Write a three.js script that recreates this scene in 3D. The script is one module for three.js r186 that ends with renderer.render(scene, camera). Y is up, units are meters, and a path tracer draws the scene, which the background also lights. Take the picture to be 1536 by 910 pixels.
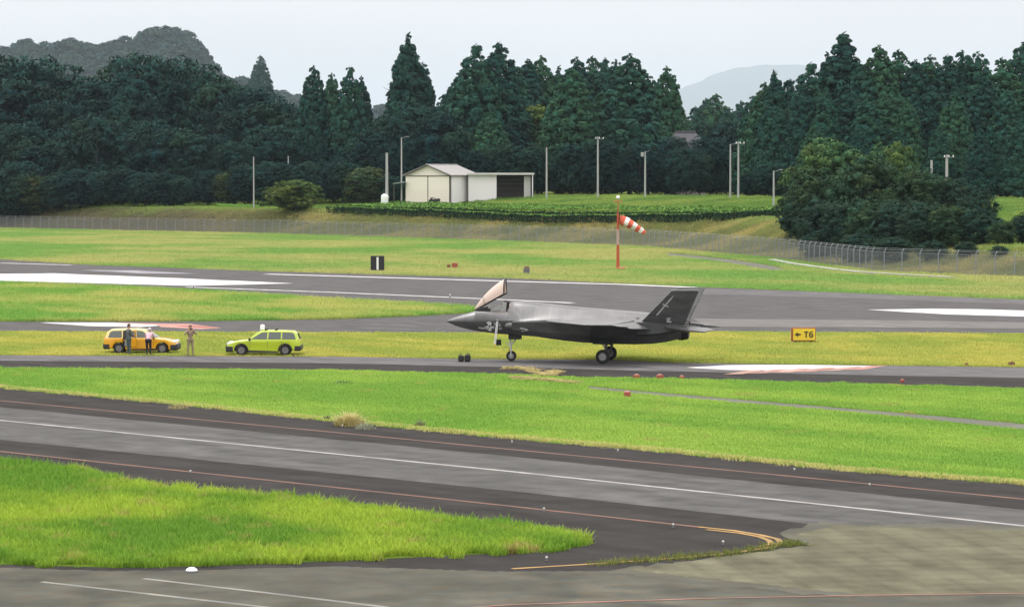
import * as THREE from 'three';
import { mergeGeometries, toCreasedNormals } from 'three/addons/utils/BufferGeometryUtils.js';
import { MarchingCubes } from 'three/addons/objects/MarchingCubes.js';
import { RoundedBoxGeometry } from 'three/addons/geometries/RoundedBoxGeometry.js';
import { FontLoader } from 'three/addons/loaders/FontLoader.js';
import { TextGeometry } from 'three/addons/geometries/TextGeometry.js';
import { Brush, Evaluator, SUBTRACTION } from 'three-bvh-csg';
import { createNoise2D } from 'simplex-noise';

// ---------- camera, sky, sun, exposure ----------
const W0 = 1536, H0 = 910, F = 4600, HORIZON = 270, EYE = 10.4;
const scene = new THREE.Scene();
const camera = new THREE.PerspectiveCamera(2 * Math.atan(H0 / 2 / F) * 180 / Math.PI, W0 / H0, 1, 90000);
const PITCH = Math.atan((H0 / 2 - HORIZON) / F);
camera.position.set(0, EYE, 0);
camera.rotation.x = -PITCH;
camera.updateMatrixWorld(true);

const renderer = new THREE.WebGLRenderer({ antialias: true });
renderer.toneMapping = THREE.LinearToneMapping;
renderer.toneMappingExposure = 1.25;
renderer.shadowMap.enabled = true;

function rng(seed) { let a = seed >>> 0; return () => { a = (a + 0x6D2B79F5) | 0; let t = Math.imul(a ^ (a >>> 15), 1 | a); t = (t + Math.imul(t ^ (t >>> 7), 61 | t)) ^ t; return ((t ^ (t >>> 14)) >>> 0) / 4294967296; }; }
const n2 = createNoise2D(rng(11));
const fbm = (x, y, o = 4) => { let s = 0, a = 0.5, f = 1; for (let i = 0; i < o; i++) { s += a * n2(x * f, y * f); a *= 0.5; f *= 2.03; } return s; };
const smooth = (a, b, x) => { const t = Math.min(1, Math.max(0, (x - a) / (b - a))); return t * t * (3 - 2 * t); };
const lerp = (a, b, t) => a + (b - a) * t;

{ // overcast sky: zenith raised above the standard ratio to light the ground; faint clouds
  const w = 1024, h = 512, d = new Float32Array(w * h * 4);
  for (let j = 0; j < h; j++) for (let i = 0; i < w; i++) {
    const el = ((j + 0.5) / h - 0.5) * Math.PI, az = (i / w) * Math.PI * 2;
    const s = Math.sin(Math.max(0, el));
    let L = 0.635 * (1 + 2.8 * s);
    const k = 1 / (s + 0.12);
    const c = fbm(Math.cos(az) * k * 0.5 + 7, Math.sin(az) * k * 0.5 + 3, 5);
    L *= 1 + 0.10 * c;
    const o = (j * w + i) * 4;
    d[o] = L * 1.06; d[o + 1] = L * 1.01; d[o + 2] = L * 0.98; d[o + 3] = 1;
  }
  const sky = new THREE.DataTexture(d, w, h, THREE.RGBAFormat, THREE.FloatType);
  sky.mapping = THREE.EquirectangularReflectionMapping;
  sky.magFilter = sky.minFilter = THREE.LinearFilter;
  sky.needsUpdate = true;
  scene.background = sky; scene.environment = sky;
}
const sun = new THREE.DirectionalLight(new THREE.Color(1, 0.97, 0.92), 1.5);
sun.position.set(-120, 330, -330); sun.target.position.set(0, 0, -190);
sun.castShadow = true; sun.shadow.radius = 30; sun.shadow.mapSize.set(2048, 2048);
Object.assign(sun.shadow.camera, { left: -150, right: 150, top: 150, bottom: -150, near: 1, far: 900 });
scene.add(sun); scene.add(sun.target);
scene.fog = new THREE.FogExp2(new THREE.Color(0.74, 0.88, 1.0), 0.000032);

// ---------- helpers ----------
const taken = {};
function numbered(n) { const k = taken[n] = (taken[n] ?? -1) + 1; return k ? n + '_' + String(k).padStart(3, '0') : n; }
function ray(px, py) { const v = new THREE.Vector3((px - W0 / 2) / F, (H0 / 2 - py) / F, -1); return v.applyAxisAngle(new THREE.Vector3(1, 0, 0), -PITCH); }
function G(px, py, h = 0) { const r = ray(px, py), t = (h - EYE) / r.y; return new THREE.Vector3(r.x * t, h, r.z * t); }     // point of the level ground
function at(px, py, D) { const r = ray(px, py), t = D / -r.z; return new THREE.Vector3(r.x * t, EYE + r.y * t, -D); }
function shadows(o) { o.traverse(m => { if (m.isMesh) { m.castShadow = true; m.receiveShadow = true; } }); return o; }
function mesh(name, geo, mat, parent, label) {
  const m = new THREE.Mesh(Array.isArray(geo) ? merge(geo) : geo, mat);
  m.castShadow = m.receiveShadow = true;
  m.name = parent ? name : numbered(name);
  (parent || scene).add(m);
  if (label) m.userData.label = label;
  return m;
}
function merge(list) { return mergeGeometries(list.map(g => { const k = g.index ? g.toNonIndexed() : g; for (const a of Object.keys(k.attributes)) if (!['position', 'normal', 'uv'].includes(a)) k.deleteAttribute(a); if (!k.attributes.uv) k.setAttribute('uv', new THREE.BufferAttribute(new Float32Array(k.attributes.position.count * 2), 2)); return k; })); }
function tag(o, label, category, group) { o.userData.label = label; o.userData.category = category; if (group) o.userData.group = group; return o; }
function thing(name, label, category, pos, turn = 0, group) { const o = new THREE.Group(); o.name = numbered(name); if (pos) o.position.copy(pos); o.rotation.y = turn; scene.add(o); return tag(o, label, category, group); }
function struct(o) { o.userData.kind = 'structure'; return o; }
function stuff(o, label, category) { o.userData.kind = 'stuff'; if (label) o.userData.label = label; if (category) o.userData.category = category; return o; }
const mats = {};
function M(key, r, g, b, rough = 0.8, extra = {}) { return mats[key] ??= new THREE.MeshPhysicalMaterial({ name: key, color: new THREE.Color().setRGB(r, g, b), roughness: rough, side: THREE.DoubleSide, ...extra }); }
const bx = (w, h, d, x = 0, y = 0, z = 0, rx = 0, ry = 0, rz = 0) => { const g = new THREE.BoxGeometry(w, h, d); g.applyMatrix4(new THREE.Matrix4().makeRotationFromEuler(new THREE.Euler(rx, ry, rz)).setPosition(x, y, z)); return g; };
const rbx = (w, h, d, r, x = 0, y = 0, z = 0, rx = 0, ry = 0, rz = 0) => { const g = new RoundedBoxGeometry(w, h, d, 2, r); g.applyMatrix4(new THREE.Matrix4().makeRotationFromEuler(new THREE.Euler(rx, ry, rz)).setPosition(x, y, z)); return g; };
function rod(a, b, r0, r1 = r0, seg = 10) { const A = new THREE.Vector3(...a), B = new THREE.Vector3(...b), d = B.clone().sub(A), L = d.length(); const g = new THREE.CylinderGeometry(r1, r0, L, seg); g.translate(0, L / 2, 0); g.applyQuaternion(new THREE.Quaternion().setFromUnitVectors(new THREE.Vector3(0, 1, 0), d.normalize())); g.translate(A.x, A.y, A.z); return g; }
function tex(n, fn, srgb = true, rep = 1) { const d = new Uint8Array(n * n * 4); for (let j = 0; j < n; j++) for (let i = 0; i < n; i++) { const c = fn(i / n, j / n, i, j); const o = (j * n + i) * 4; for (let k = 0; k < 3; k++) d[o + k] = Math.max(0, Math.min(255, Math.round(255 * c[k]))); d[o + 3] = 255; } const t = new THREE.DataTexture(d, n, n); t.wrapS = t.wrapT = THREE.RepeatWrapping; t.magFilter = THREE.LinearFilter; t.minFilter = THREE.LinearMipmapLinearFilter; t.generateMipmaps = true; if (srgb) t.colorSpace = THREE.SRGBColorSpace; t.needsUpdate = true; return t; }
// noise that tiles: a blend of shifted copies
function tileNoise(u, v, f, o = 4, sy = 1) { const x = u * f, y = v * f * sy, X = f, Y = f * sy; const a = fbm(x, y, o), b = fbm(x - X, y, o), c = fbm(x, y - Y, o), d = fbm(x - X, y - Y, o); return lerp(lerp(a, b, u), lerp(c, d, u), v) * 1.3; }

// ---------- surfaces ----------
const rnd0 = rng(5);
const asphaltTex = tex(1024, (u, v) => { const s = 0.80 + 0.16 * tileNoise(u, v, 3, 5, 4) + 0.10 * tileNoise(u, v, 14, 3, 1) + 0.09 * (rnd0() - 0.5); return [s, s, s]; });
const patchTex = tex(1024, (u, v) => { const s = 0.78 + 0.2 * tileNoise(u, v, 4, 5) + 0.12 * (rnd0() - 0.5), t = 0.05 * tileNoise(u, v, 9, 3); return [s + t, s, s - t]; });
const grassTex = tex(1024, (u, v) => { const p = tileNoise(u, v, 5, 5, 2.5), q = tileNoise(v, u, 9, 4, 0.5), s = 0.76 + 0.16 * p + 0.14 * (rnd0() - 0.5); return [s + 0.10 * q, s + 0.02 * q, s - 0.06 * q]; });
const concTex = tex(1024, (u, v, i, j) => { const s = 0.80 + 0.22 * tileNoise(u, v, 3, 5, 2) + 0.1 * (rnd0() - 0.5); const d = (i % 64 < 20 ? -0.03 : 0) + (j % 64 < 16 ? -0.03 : 0); return [s + d, s + d, s - 0.03 + d]; });
const RUNDIR = Math.atan2(4188, 4600);       // angle between the view axis and the runway
function sheet(name, pts, y, mat, turn = RUNDIR, size = 24) {   // pts: [px,py] on the level ground
  const v = pts.map(p => { const g = G(p[0], p[1]); return new THREE.Vector2(g.x, g.z); });
  return flat(name, v, y, mat, turn, size);
}
function flat(name, v, y, mat, turn = RUNDIR, size = 24) {
  const f = THREE.ShapeUtils.triangulateShape(v, []), pos = [], uv = [], c = Math.cos(turn), s = Math.sin(turn);
  for (const t of f) {
    const [a, b, d] = t.map(i => v[i]); const up = (b.x - a.x) * (d.y - a.y) - (b.y - a.y) * (d.x - a.x) < 0;
    for (const q of up ? [a, b, d] : [a, d, b]) { pos.push(q.x, y, q.y); uv.push((q.x * s + q.y * c) / size, (q.x * c - q.y * s) / size); }
  }
  const g = new THREE.BufferGeometry(); g.setAttribute('position', new THREE.Float32BufferAttribute(pos, 3)); g.setAttribute('uv', new THREE.Float32BufferAttribute(uv, 2)); g.computeVertexNormals();
  return mesh(name, g, mat);
}
function ragged(pts, amp, seed = 1) {     // worn, uneven outline
  const out = [], r = rng(seed); pts.forEach((p, i) => { const q = pts[(i + 1) % pts.length], n = Math.max(1, Math.min(60, Math.round(Math.hypot(q[0] - p[0], q[1] - p[1]) / 9))); for (let k = 0; k < n; k++) { const t = k / n; out.push([lerp(p[0], q[0], t) + (k ? (r() - 0.5) * amp * 3 : 0), lerp(p[1], q[1], t) + (k ? (r() - 0.5) * amp : 0)]); } }); return out;
}
function stripe(name, pts, half, y, mat) {      // a painted line along px points, half width in metres
  const p = pts.map(q => G(q[0], q[1])), L = [], R = [];
  p.forEach((a, i) => { const d = p[Math.min(i + 1, p.length - 1)].clone().sub(p[Math.max(i - 1, 0)]).normalize(), n = new THREE.Vector2(-d.z, d.x).multiplyScalar(half); L.push(new THREE.Vector2(a.x + n.x, a.z + n.y)); R.unshift(new THREE.Vector2(a.x - n.x, a.z - n.y)); });
  return flat(name, [...L, ...R], y, mat, RUNDIR, 9);
}
const mAsphalt = M('asphalt', 0.116, 0.115, 0.112, 0.95, { map: asphaltTex, specularIntensity: 0.25 });
const mAsphaltRun = M('runway asphalt', 0.106, 0.103, 0.104, 0.95, { map: asphaltTex, specularIntensity: 0.3 });
const mAsphaltPale = M('pale asphalt', 0.150, 0.145, 0.150, 0.95, { map: asphaltTex, specularIntensity: 0.3 });
const mAsphaltDark = M('dark asphalt', 0.048, 0.0445, 0.043, 0.97, { map: asphaltTex, specularIntensity: 0.15 });
const mApron = M('apron asphalt', 0.118, 0.116, 0.093, 0.95, { map: patchTex, specularIntensity: 0.2 });
const mConc = M('weathered concrete', 0.162, 0.156, 0.112, 0.95, { map: concTex, specularIntensity: 0.2 });
const mWhitePaint = M('white paint', 0.78, 0.77, 0.78, 0.7, { map: patchTex });
const mOldPaint = M('worn paint', 0.26, 0.26, 0.23, 0.9, { map: patchTex });
const mGreyPaint = M('faded paint', 0.34, 0.33, 0.38, 0.9, { map: patchTex });
const mRedPaint = M('faded red paint', 0.185, 0.082, 0.050, 0.85, { map: patchTex });
const mPinkPaint = M('pink paint', 0.55, 0.27, 0.22, 0.85, { map: patchTex });
const mYellowPaint = M('yellow paint', 0.46, 0.27, 0.075, 0.85, { map: patchTex });

// ---------- ground ----------
const FENCE = [[-330, -905], [-111, -664], [-48, -596], [0, -520], [21, -480], [35, -409], [41.5, -350], [55, -328], [150, -250]];
function beyond(x, z) {          // distance outside the fence (positive beyond it)
  let best = 1e9, sgn = 1;
  for (let i = 0; i + 1 < FENCE.length; i++) {
    const [ax, az] = FENCE[i], [bx_, bz] = FENCE[i + 1], dx = bx_ - ax, dz = bz - az, L2 = dx * dx + dz * dz;
    const t = Math.max(0, Math.min(1, ((x - ax) * dx + (z - az) * dz) / L2)), ex = x - ax - t * dx, ez = z - az - t * dz, d = Math.hypot(ex, ez);
    if (d < best) { best = d; sgn = (dx * (z - az) - dz * (x - ax)) > 0 ? -1 : 1; }
  }
  return best * sgn;
}
function height(x, z) {
  const d = beyond(x, z); if (d <= 1.5) return 0;
  const right = smooth(20, 45, x - (z + 480) * 0.0);      // the bank is lower by the thicket on the right
  const b = lerp(4.5, 2.6, right * smooth(-420, -360, z));
  return smooth(1.5, 17, d) * b + smooth(17, 60, d) * (7.2 - b) + 0.25 * fbm(x * 0.06, z * 0.06) * smooth(2, 12, d);
}
{
  const rows = []; for (let D = -250; D < 300; D += 25) rows.push(D);
  for (let D = 300; D < 780; D += 3.5) rows.push(D);
  for (let D = 780; D < 60000; D *= 1.12) rows.push(D);
  const NC = 190, pos = [], uv = [], col = [], idx = [];
  rows.forEach((D, j) => { for (let i = 0; i <= NC; i++) {
    const u = i / NC * 2 - 1, x = u * (80 + 0.35 * Math.max(0, D)), z = -D, y = height(x, z), d = beyond(x, z);
    pos.push(x, y, z); const c = Math.cos(RUNDIR), s = Math.sin(RUNDIR); uv.push((x * s + z * c) / 60, (x * c - z * s) / 60);
    // dry soil and straw on the bank, green elsewhere
    const bank = smooth(-3, 3, d) * (1 - smooth(13, 22, d + 6 * fbm(x * 0.05, z * 0.05))), e = fbm(x * 0.04 + 9, z * 0.04, 4), f = smooth(-0.25, 0.35, e);
    const left = 1 - smooth(-75, -35, x);
    const gr = [lerp(0.13, 0.19, f), lerp(0.20, 0.215, f), lerp(0.045, 0.07, f)], br = [lerp(lerp(0.13, 0.20, f), 0.115, left), lerp(lerp(0.14, 0.175, f), 0.105, left), lerp(0.06, 0.07, left)];
    for (let k = 0; k < 3; k++) col.push(lerp(gr[k], br[k], bank));
  } });
  for (let j = 0; j + 1 < rows.length; j++) for (let i = 0; i < NC; i++) { const a = j * (NC + 1) + i, b = a + 1, c = a + NC + 1, d = c + 1; idx.push(a, b, c, b, d, c); }
  const g = new THREE.BufferGeometry(); g.setAttribute('position', new THREE.Float32BufferAttribute(pos, 3)); g.setAttribute('uv', new THREE.Float32BufferAttribute(uv, 2)); g.setAttribute('color', new THREE.Float32BufferAttribute(col, 3)); g.setIndex(idx); g.computeVertexNormals();
  struct(mesh('ground', g, M('field grass', 1, 1, 1, 1, { map: grassTex, vertexColors: true, specularIntensity: 0 })));
}
const px = (...p) => p;
const E = {   // outlines on the level ground
  runwayFar: [[-500, 369], [0, 389], [125, 397], [400, 407], [768, 417.5], [1038, 430], [1536, 450], [2100, 473]],
  runwayNear: [[2100, 504], [1536, 501], [1080, 498], [700, 500], [300, 498.5], [0, 497.5], [-500, 496]],
  island: [[-500, 404], [0, 425], [200, 432], [350, 440], [500, 450], [700, 461], [720, 464.5], [700, 470], [600, 475.5], [500, 479], [300, 482], [0, 482.5], [-500, 484]],
  mid: [[-500, 496], [0, 497.5], [700, 500], [1080, 498], [1536, 501], [2100, 504], [2100, 557], [1536, 551], [1000, 544], [930, 540], [850, 539], [700, 538.5], [500, 535], [0, 533], [-500, 530]],
  jetTop: [[-500, 530], [0, 533], [500, 535], [700, 538.5], [850, 539], [930, 540], [1000, 544], [1536, 551], [2100, 557]],
  jetBottom: [[2100, 600], [1536, 583], [1000, 568], [850, 566], [768, 562], [500, 556], [0, 552], [-500, 547]],
  lawn: [[-500, 547], [0, 552], [500, 556], [768, 562], [850, 566], [1000, 568], [1536, 583], [2100, 600], [2100, 778], [1536, 727], [1270, 706], [1000, 678], [768, 658], [500, 632], [250, 605], [0, 582], [-500, 535]],
  wedge: [[-500, 645], [0, 694], [65, 700], [120, 709], [190, 723], [250, 734], [330, 741], [430, 749], [520, 760], [590, 769], [650, 779], [768, 789], [840, 801], [880, 812], [885, 818], [830, 826], [700, 833], [500, 842], [300, 850], [170, 852], [0, 847], [-500, 840]],
};
const mGrassLawn = M('lawn grass', 0.115, 0.205, 0.035, 1, { map: grassTex, specularIntensity: 0 });
const mGrassMid = M('yellowed grass', 0.21, 0.205, 0.05, 1, { map: grassTex, specularIntensity: 0 });
const mGrassIsland = M('mixed grass', 0.17, 0.22, 0.06, 1, { map: grassTex, specularIntensity: 0 });
struct(sheet('runway', [...E.runwayFar, ...E.runwayNear], 0.012, mAsphaltRun));
struct(sheet('taxiway', [...E.jetTop, ...E.jetBottom], 0.012, mAsphaltPale));
struct(sheet('taxiway_shoulder', [[-500, 536], [0, 541], [500, 545], [768, 551], [1000, 557], [1536, 567], [2100, 577], ...E.jetBottom], 0.016, mAsphaltDark));
struct(sheet('grass_strip', E.mid, 0.004, mGrassMid));
struct(sheet('grass_strip', E.island, 0.020, mGrassIsland));
struct(sheet('grass_strip', E.lawn, 0.004, mGrassLawn));
struct(sheet('taxiway_shoulder', [[-500, 535], [0, 582], [250, 605], [500, 632], [768, 658], [1000, 678], [1270, 706], [1536, 727], [2100, 778], [2600, 1200], [-900, 1200]], 0.012, mAsphaltDark));
struct(sheet('taxiway', [[-500, 563], [0, 611], [768, 685], [1536, 765], [2100, 823], [2100, 850], [1536, 802], [1248, 790], [768, 737], [0, 660], [-500, 608]], 0.016, mAsphalt));
struct(sheet('grass_strip', E.wedge, 0.016, M('verge grass', 0.12, 0.20, 0.03, 1, { map: grassTex, specularIntensity: 0 })));
struct(sheet('apron', ragged([[-700, 847], [0, 852], [170, 857], [300, 856], [500, 850], [768, 858], [968, 856], [1300, 889], [2300, 880], [2500, 1200], [-900, 1200]], 1.6, 5), 0.016, mApron, 0.3, 12));
struct(sheet('concrete_apron', ragged([[940, 855], [1093, 834], [1165, 825], [1225, 817], [1195, 803], [1250, 789], [1536, 796], [2200, 838], [2300, 900], [1536, 891], [1293, 893], [1050, 868]], 2.2, 4), 0.020, mConc, 0.15, 16));
struct(sheet('apron_patch', ragged([[900, 858], [1080, 836], [1160, 827], [1215, 819], [1170, 801], [1215, 784], [1536, 789], [2200, 830], [2300, 904], [1536, 896], [1270, 897], [1020, 872]], 4.5, 8), 0.018, M('mixed paving', 0.136, 0.133, 0.106, 0.95, { map: patchTex, specularIntensity: 0.2 }), 0.2, 14));
struct(sheet('service_path', [[868, 578], [940, 585], [1118, 600], [1300, 615], [1463, 629], [1700, 652], [1700, 660], [1463, 637], [1400, 630], [1300, 620], [1118, 605], [940, 589], [868, 582]], 0.012, M('path asphalt', 0.135, 0.14, 0.10, 0.95, { map: patchTex })));
struct(sheet('service_path', [[1000, 379], [1050, 384], [1110, 391], [1160, 399], [1185, 406], [1160, 406], [1110, 397], [1050, 388], [1000, 383]], 0.006, M('path asphalt', 0.16, 0.16, 0.13)));
// paint
const paint = (name, o, label) => { struct(o); o.userData.label = label; return o; };
paint('', stripe('edge_line', [[-500, 393], [0, 394.5], [105, 397.5]].slice(1), 0.5, 0.016, mWhitePaint), 'white runway edge line beside the far grass');
paint('', stripe('edge_line', [[400, 411], [768, 422], [933, 426.5], [1040, 431]], 0.75, 0.016, mWhitePaint), 'long white runway edge line on the far side');
paint('', stripe('edge_line', [[280, 430.5], [500, 438.5], [675, 446], [768, 450], [860, 454.5]], 0.42, 0.016, mWhitePaint), 'white runway edge line beside the grass island');
paint('', sheet('runway_marking', [[-500, 402], [0, 411], [80, 410], [260, 417], [440, 425], [360, 427], [280, 428.5], [0, 421], [-500, 410]], 0.016, mWhitePaint), 'large white runway block marking');
paint('', sheet('runway_marking', [[120, 405], [200, 405.5], [295, 410.5], [210, 410]], 0.016, mGreyPaint), 'faded runway block marking');
paint('', sheet('runway_marking', [[1300, 464.5], [1400, 463], [1470, 464], [1700, 470], [1700, 478], [1508, 474], [1420, 471.5]], 0.016, mWhitePaint), 'white block marking on the runway');
paint('', sheet('runway_marking', [[1045, 441], [1240, 446], [1700, 462], [1700, 455], [1240, 438], [1045, 433]], 0.016, mAsphaltPale), 'pale worn strip of the runway');
paint('', sheet('runway_marking', [[1040, 478], [1300, 480], [1700, 486], [1700, 494], [1300, 491], [1060, 490]], 0.016, M('worn asphalt', 0.15, 0.14, 0.135, 0.95, { map: asphaltTex })), 'pale worn strip of the runway');
paint('', sheet('runway_marking', [[60, 484], [170, 484], [225, 486], [240, 488.5], [210, 490.5], [130, 489]], 0.016, mWhitePaint), 'white marking on the link taxiway');
paint('', sheet('runway_marking', [[170, 484.2], [285, 486], [332, 492], [300, 494], [240, 490.5], [235, 487.5]], 0.020, mPinkPaint), 'faded pink marking on the link taxiway');
paint('', sheet('runway_marking', [[258, 488.4], [300, 489], [325, 491.4], [318, 492.2], [280, 490.6]], 0.024, M('bright red paint', 0.42, 0.10, 0.08, 0.85, { map: patchTex })), 'red streak in the link taxiway marking');
paint('', sheet('runway_marking', [[1030, 551.5], [1090, 548], [1200, 547.5], [1330, 549.5], [1260, 552.5], [1170, 557], [1090, 555]], 0.020, mWhitePaint), 'white marking on the taxiway behind the jet');
for (let k = 0; k < 6; k++) { const x = 1085 + k * 36, y = 559.5 - k * 1.3; paint('', sheet('runway_marking', [[x, y + 2.2], [x + 42, y - 3.6], [x + 66, y - 4.2], [x + 30, y + 1.8]], 0.024, k % 2 ? mPinkPaint : M('salmon paint', 0.60, 0.34, 0.26, 0.85, { map: patchTex })), 'salmon streak at the taxiway marking edge'); }
paint('', stripe('edge_line', [[-500, 558], [20, 603], [500, 648.5], [768, 674.5], [1150, 711], [1536, 749], [2100, 804]], 0.12, 0.016, mRedPaint), 'faded red taxiway edge line beside the lawn');
paint('', stripe('centre_line', [[-500, 583], [0, 631], [768, 708], [1536, 789.5], [2100, 848]], 0.13, 0.024, M('line white', 0.40, 0.39, 0.385, 0.8, { map: patchTex })), 'white taxiway centre line');
paint('', stripe('edge_line', [[-500, 628], [0, 677.5], [768, 760], [1048, 791]], 0.12, 0.020, mRedPaint), 'faded red taxiway edge line beside the verge');
paint('', stripe('edge_line', [[1048, 791], [1100, 796.5], [1140, 803], [1166, 809], [1172, 814], [1160, 821], [1093, 831], [1000, 839], [893, 846.5], [768, 854]], 0.10, 0.024, mYellowPaint), 'yellow edge line curving round the verge tip');
paint('', stripe('edge_line', [[1060, 795], [1110, 800.5], [1140, 806], [1153, 811], [1158, 816], [1140, 821]], 0.09, 0.024, mYellowPaint), 'inner yellow edge line round the verge tip');
paint('', stripe('apron_line', [[62, 873.5], [200, 889], [420, 914], [700, 946]], 0.10, 0.020, mOldPaint), 'worn white line on the apron');
paint('', stripe('apron_line', [[215, 868.5], [400, 890], [600, 914], [900, 950]], 0.10, 0.020, mOldPaint), 'second worn white line on the apron');
paint('', stripe('apron_line', [[500, 925], [768, 908], [1050, 899], [1293, 894], [1536, 891], [2000, 884]], 0.07, 0.026, M('dull red paint', 0.34, 0.16, 0.12, 0.85, { map: patchTex })), 'dull red line on the apron');
// ---------- grass ----------
function inside(poly, x, z) { let c = false; for (let i = 0, j = poly.length - 1; i < poly.length; j = i++) { const a = poly[i], b = poly[j]; if ((a.y > z) !== (b.y > z) && x < (b.x - a.x) * (z - a.y) / (b.y - a.y) + a.x) c = !c; } return c; }
function tuftGeo(seed, n, h, spread, lean, w, dome) {
  const r = rng(seed), pos = [], nor = [];
  for (let k = 0; k < n; k++) {
    const a = r() * 6.283, q = Math.sqrt(r()) * spread, x = Math.cos(a) * q, z = Math.sin(a) * q, b = r() * 6.283, H = h * (0.55 + 0.6 * r()) * (dome ? 1.05 - Math.pow(q / spread, 1.5) * 0.8 : 1), le = lean * H * (0.3 + r());
    const dx = Math.cos(b), dz = Math.sin(b), px_ = -dz * w, pz = dx * w;
    const p0 = [x - px_, 0, z - pz], p1 = [x + px_, 0, z + pz], p2 = [x + dx * le * 0.35 - px_ * 0.7, H * 0.6, z + dz * le * 0.35 - pz * 0.7], p3 = [x + dx * le * 0.35 + px_ * 0.7, H * 0.6, z + dz * le * 0.35 + pz * 0.7], p4 = [x + dx * le, H, z + dz * le];
    pos.push(...p0, ...p1, ...p2, ...p1, ...p3, ...p2, ...p2, ...p3, ...p4);
  }
  const g = new THREE.BufferGeometry(); g.setAttribute('position', new THREE.Float32BufferAttribute(pos, 3)); g.computeVertexNormals(); return g;
}
const mBlade = M('grass blade', 1, 1, 1, 0.9, { transmission: 0.35, thickness: 0, specularIntensity: 0.15 });
const inView = (x, z, m = 1.12) => { const D = -z; return D > 60 && Math.abs(x) / D < 768 / F * m + 0.004; };
function grass(label, accept, box, count, geo, smin, smax, yOf, colour, seed, name = 'grass') {
  const r = rng(seed), m = new THREE.InstancedMesh(geo, mBlade, count), o = new THREE.Object3D(), c = new THREE.Color(); let n = 0, tries = 0;
  while (n < count && tries++ < count * 30) {
    const x = lerp(box[0], box[1], r()), z = lerp(box[2], box[3], r());
    if (!inView(x, z) || !accept(x, z, r)) continue;
    o.position.set(x, yOf(x, z) - 0.01, z); o.rotation.y = r() * 6.283; const s = lerp(smin, smax, r() * r()); o.scale.set(s * (0.9 + 0.4 * r()), s * (0.8 + 0.5 * r()), s); o.updateMatrix();
    m.setMatrixAt(n, o.matrix); const k = colour(x, z, r); c.setRGB(k[0], k[1], k[2]); m.setColorAt(n, c); n++;
  }
  m.count = n; m.name = numbered(name); m.castShadow = m.receiveShadow = true; scene.add(m); stuff(m, label, 'grass'); return m;
}
const poly = E_ => E_.map(p => { const g = G(p[0], p[1]); return new THREE.Vector2(g.x, g.z); });
const bounds = P => [Math.min(...P.map(p => p.x)), Math.max(...P.map(p => p.x)), Math.min(...P.map(p => p.y)), Math.max(...P.map(p => p.y))];
const clipBox = b => [Math.max(b[0], -150), Math.min(b[1], 150), Math.max(b[2], -700), Math.min(b[3], -60)];
const stripe2 = (x, z, a, b) => { const c = Math.cos(RUNDIR), s = Math.sin(RUNDIR), u = x * s + z * c, v = x * c - z * s; return 0.5 * fbm(u * a, v * b * 0.7, 4) + 0.65 * fbm(x * b * 0.35 + 31, z * b * 0.18 + 7, 5); };
const mix3 = (a, b, t) => [lerp(a[0], b[0], t), lerp(a[1], b[1], t), lerp(a[2], b[2], t)];
const vary = (c, r, k = 0.25) => { const f = 1 + k * (r() - 0.5); return [c[0] * f, c[1] * f, c[2] * f]; };
const shortTuft = tuftGeo(3, 12, 0.11, 0.22, 0.9, 0.012), longTuft = tuftGeo(4, 12, 0.26, 0.20, 0.8, 0.013), wideTuft = tuftGeo(5, 12, 0.22, 0.45, 0.9, 0.03);
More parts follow.
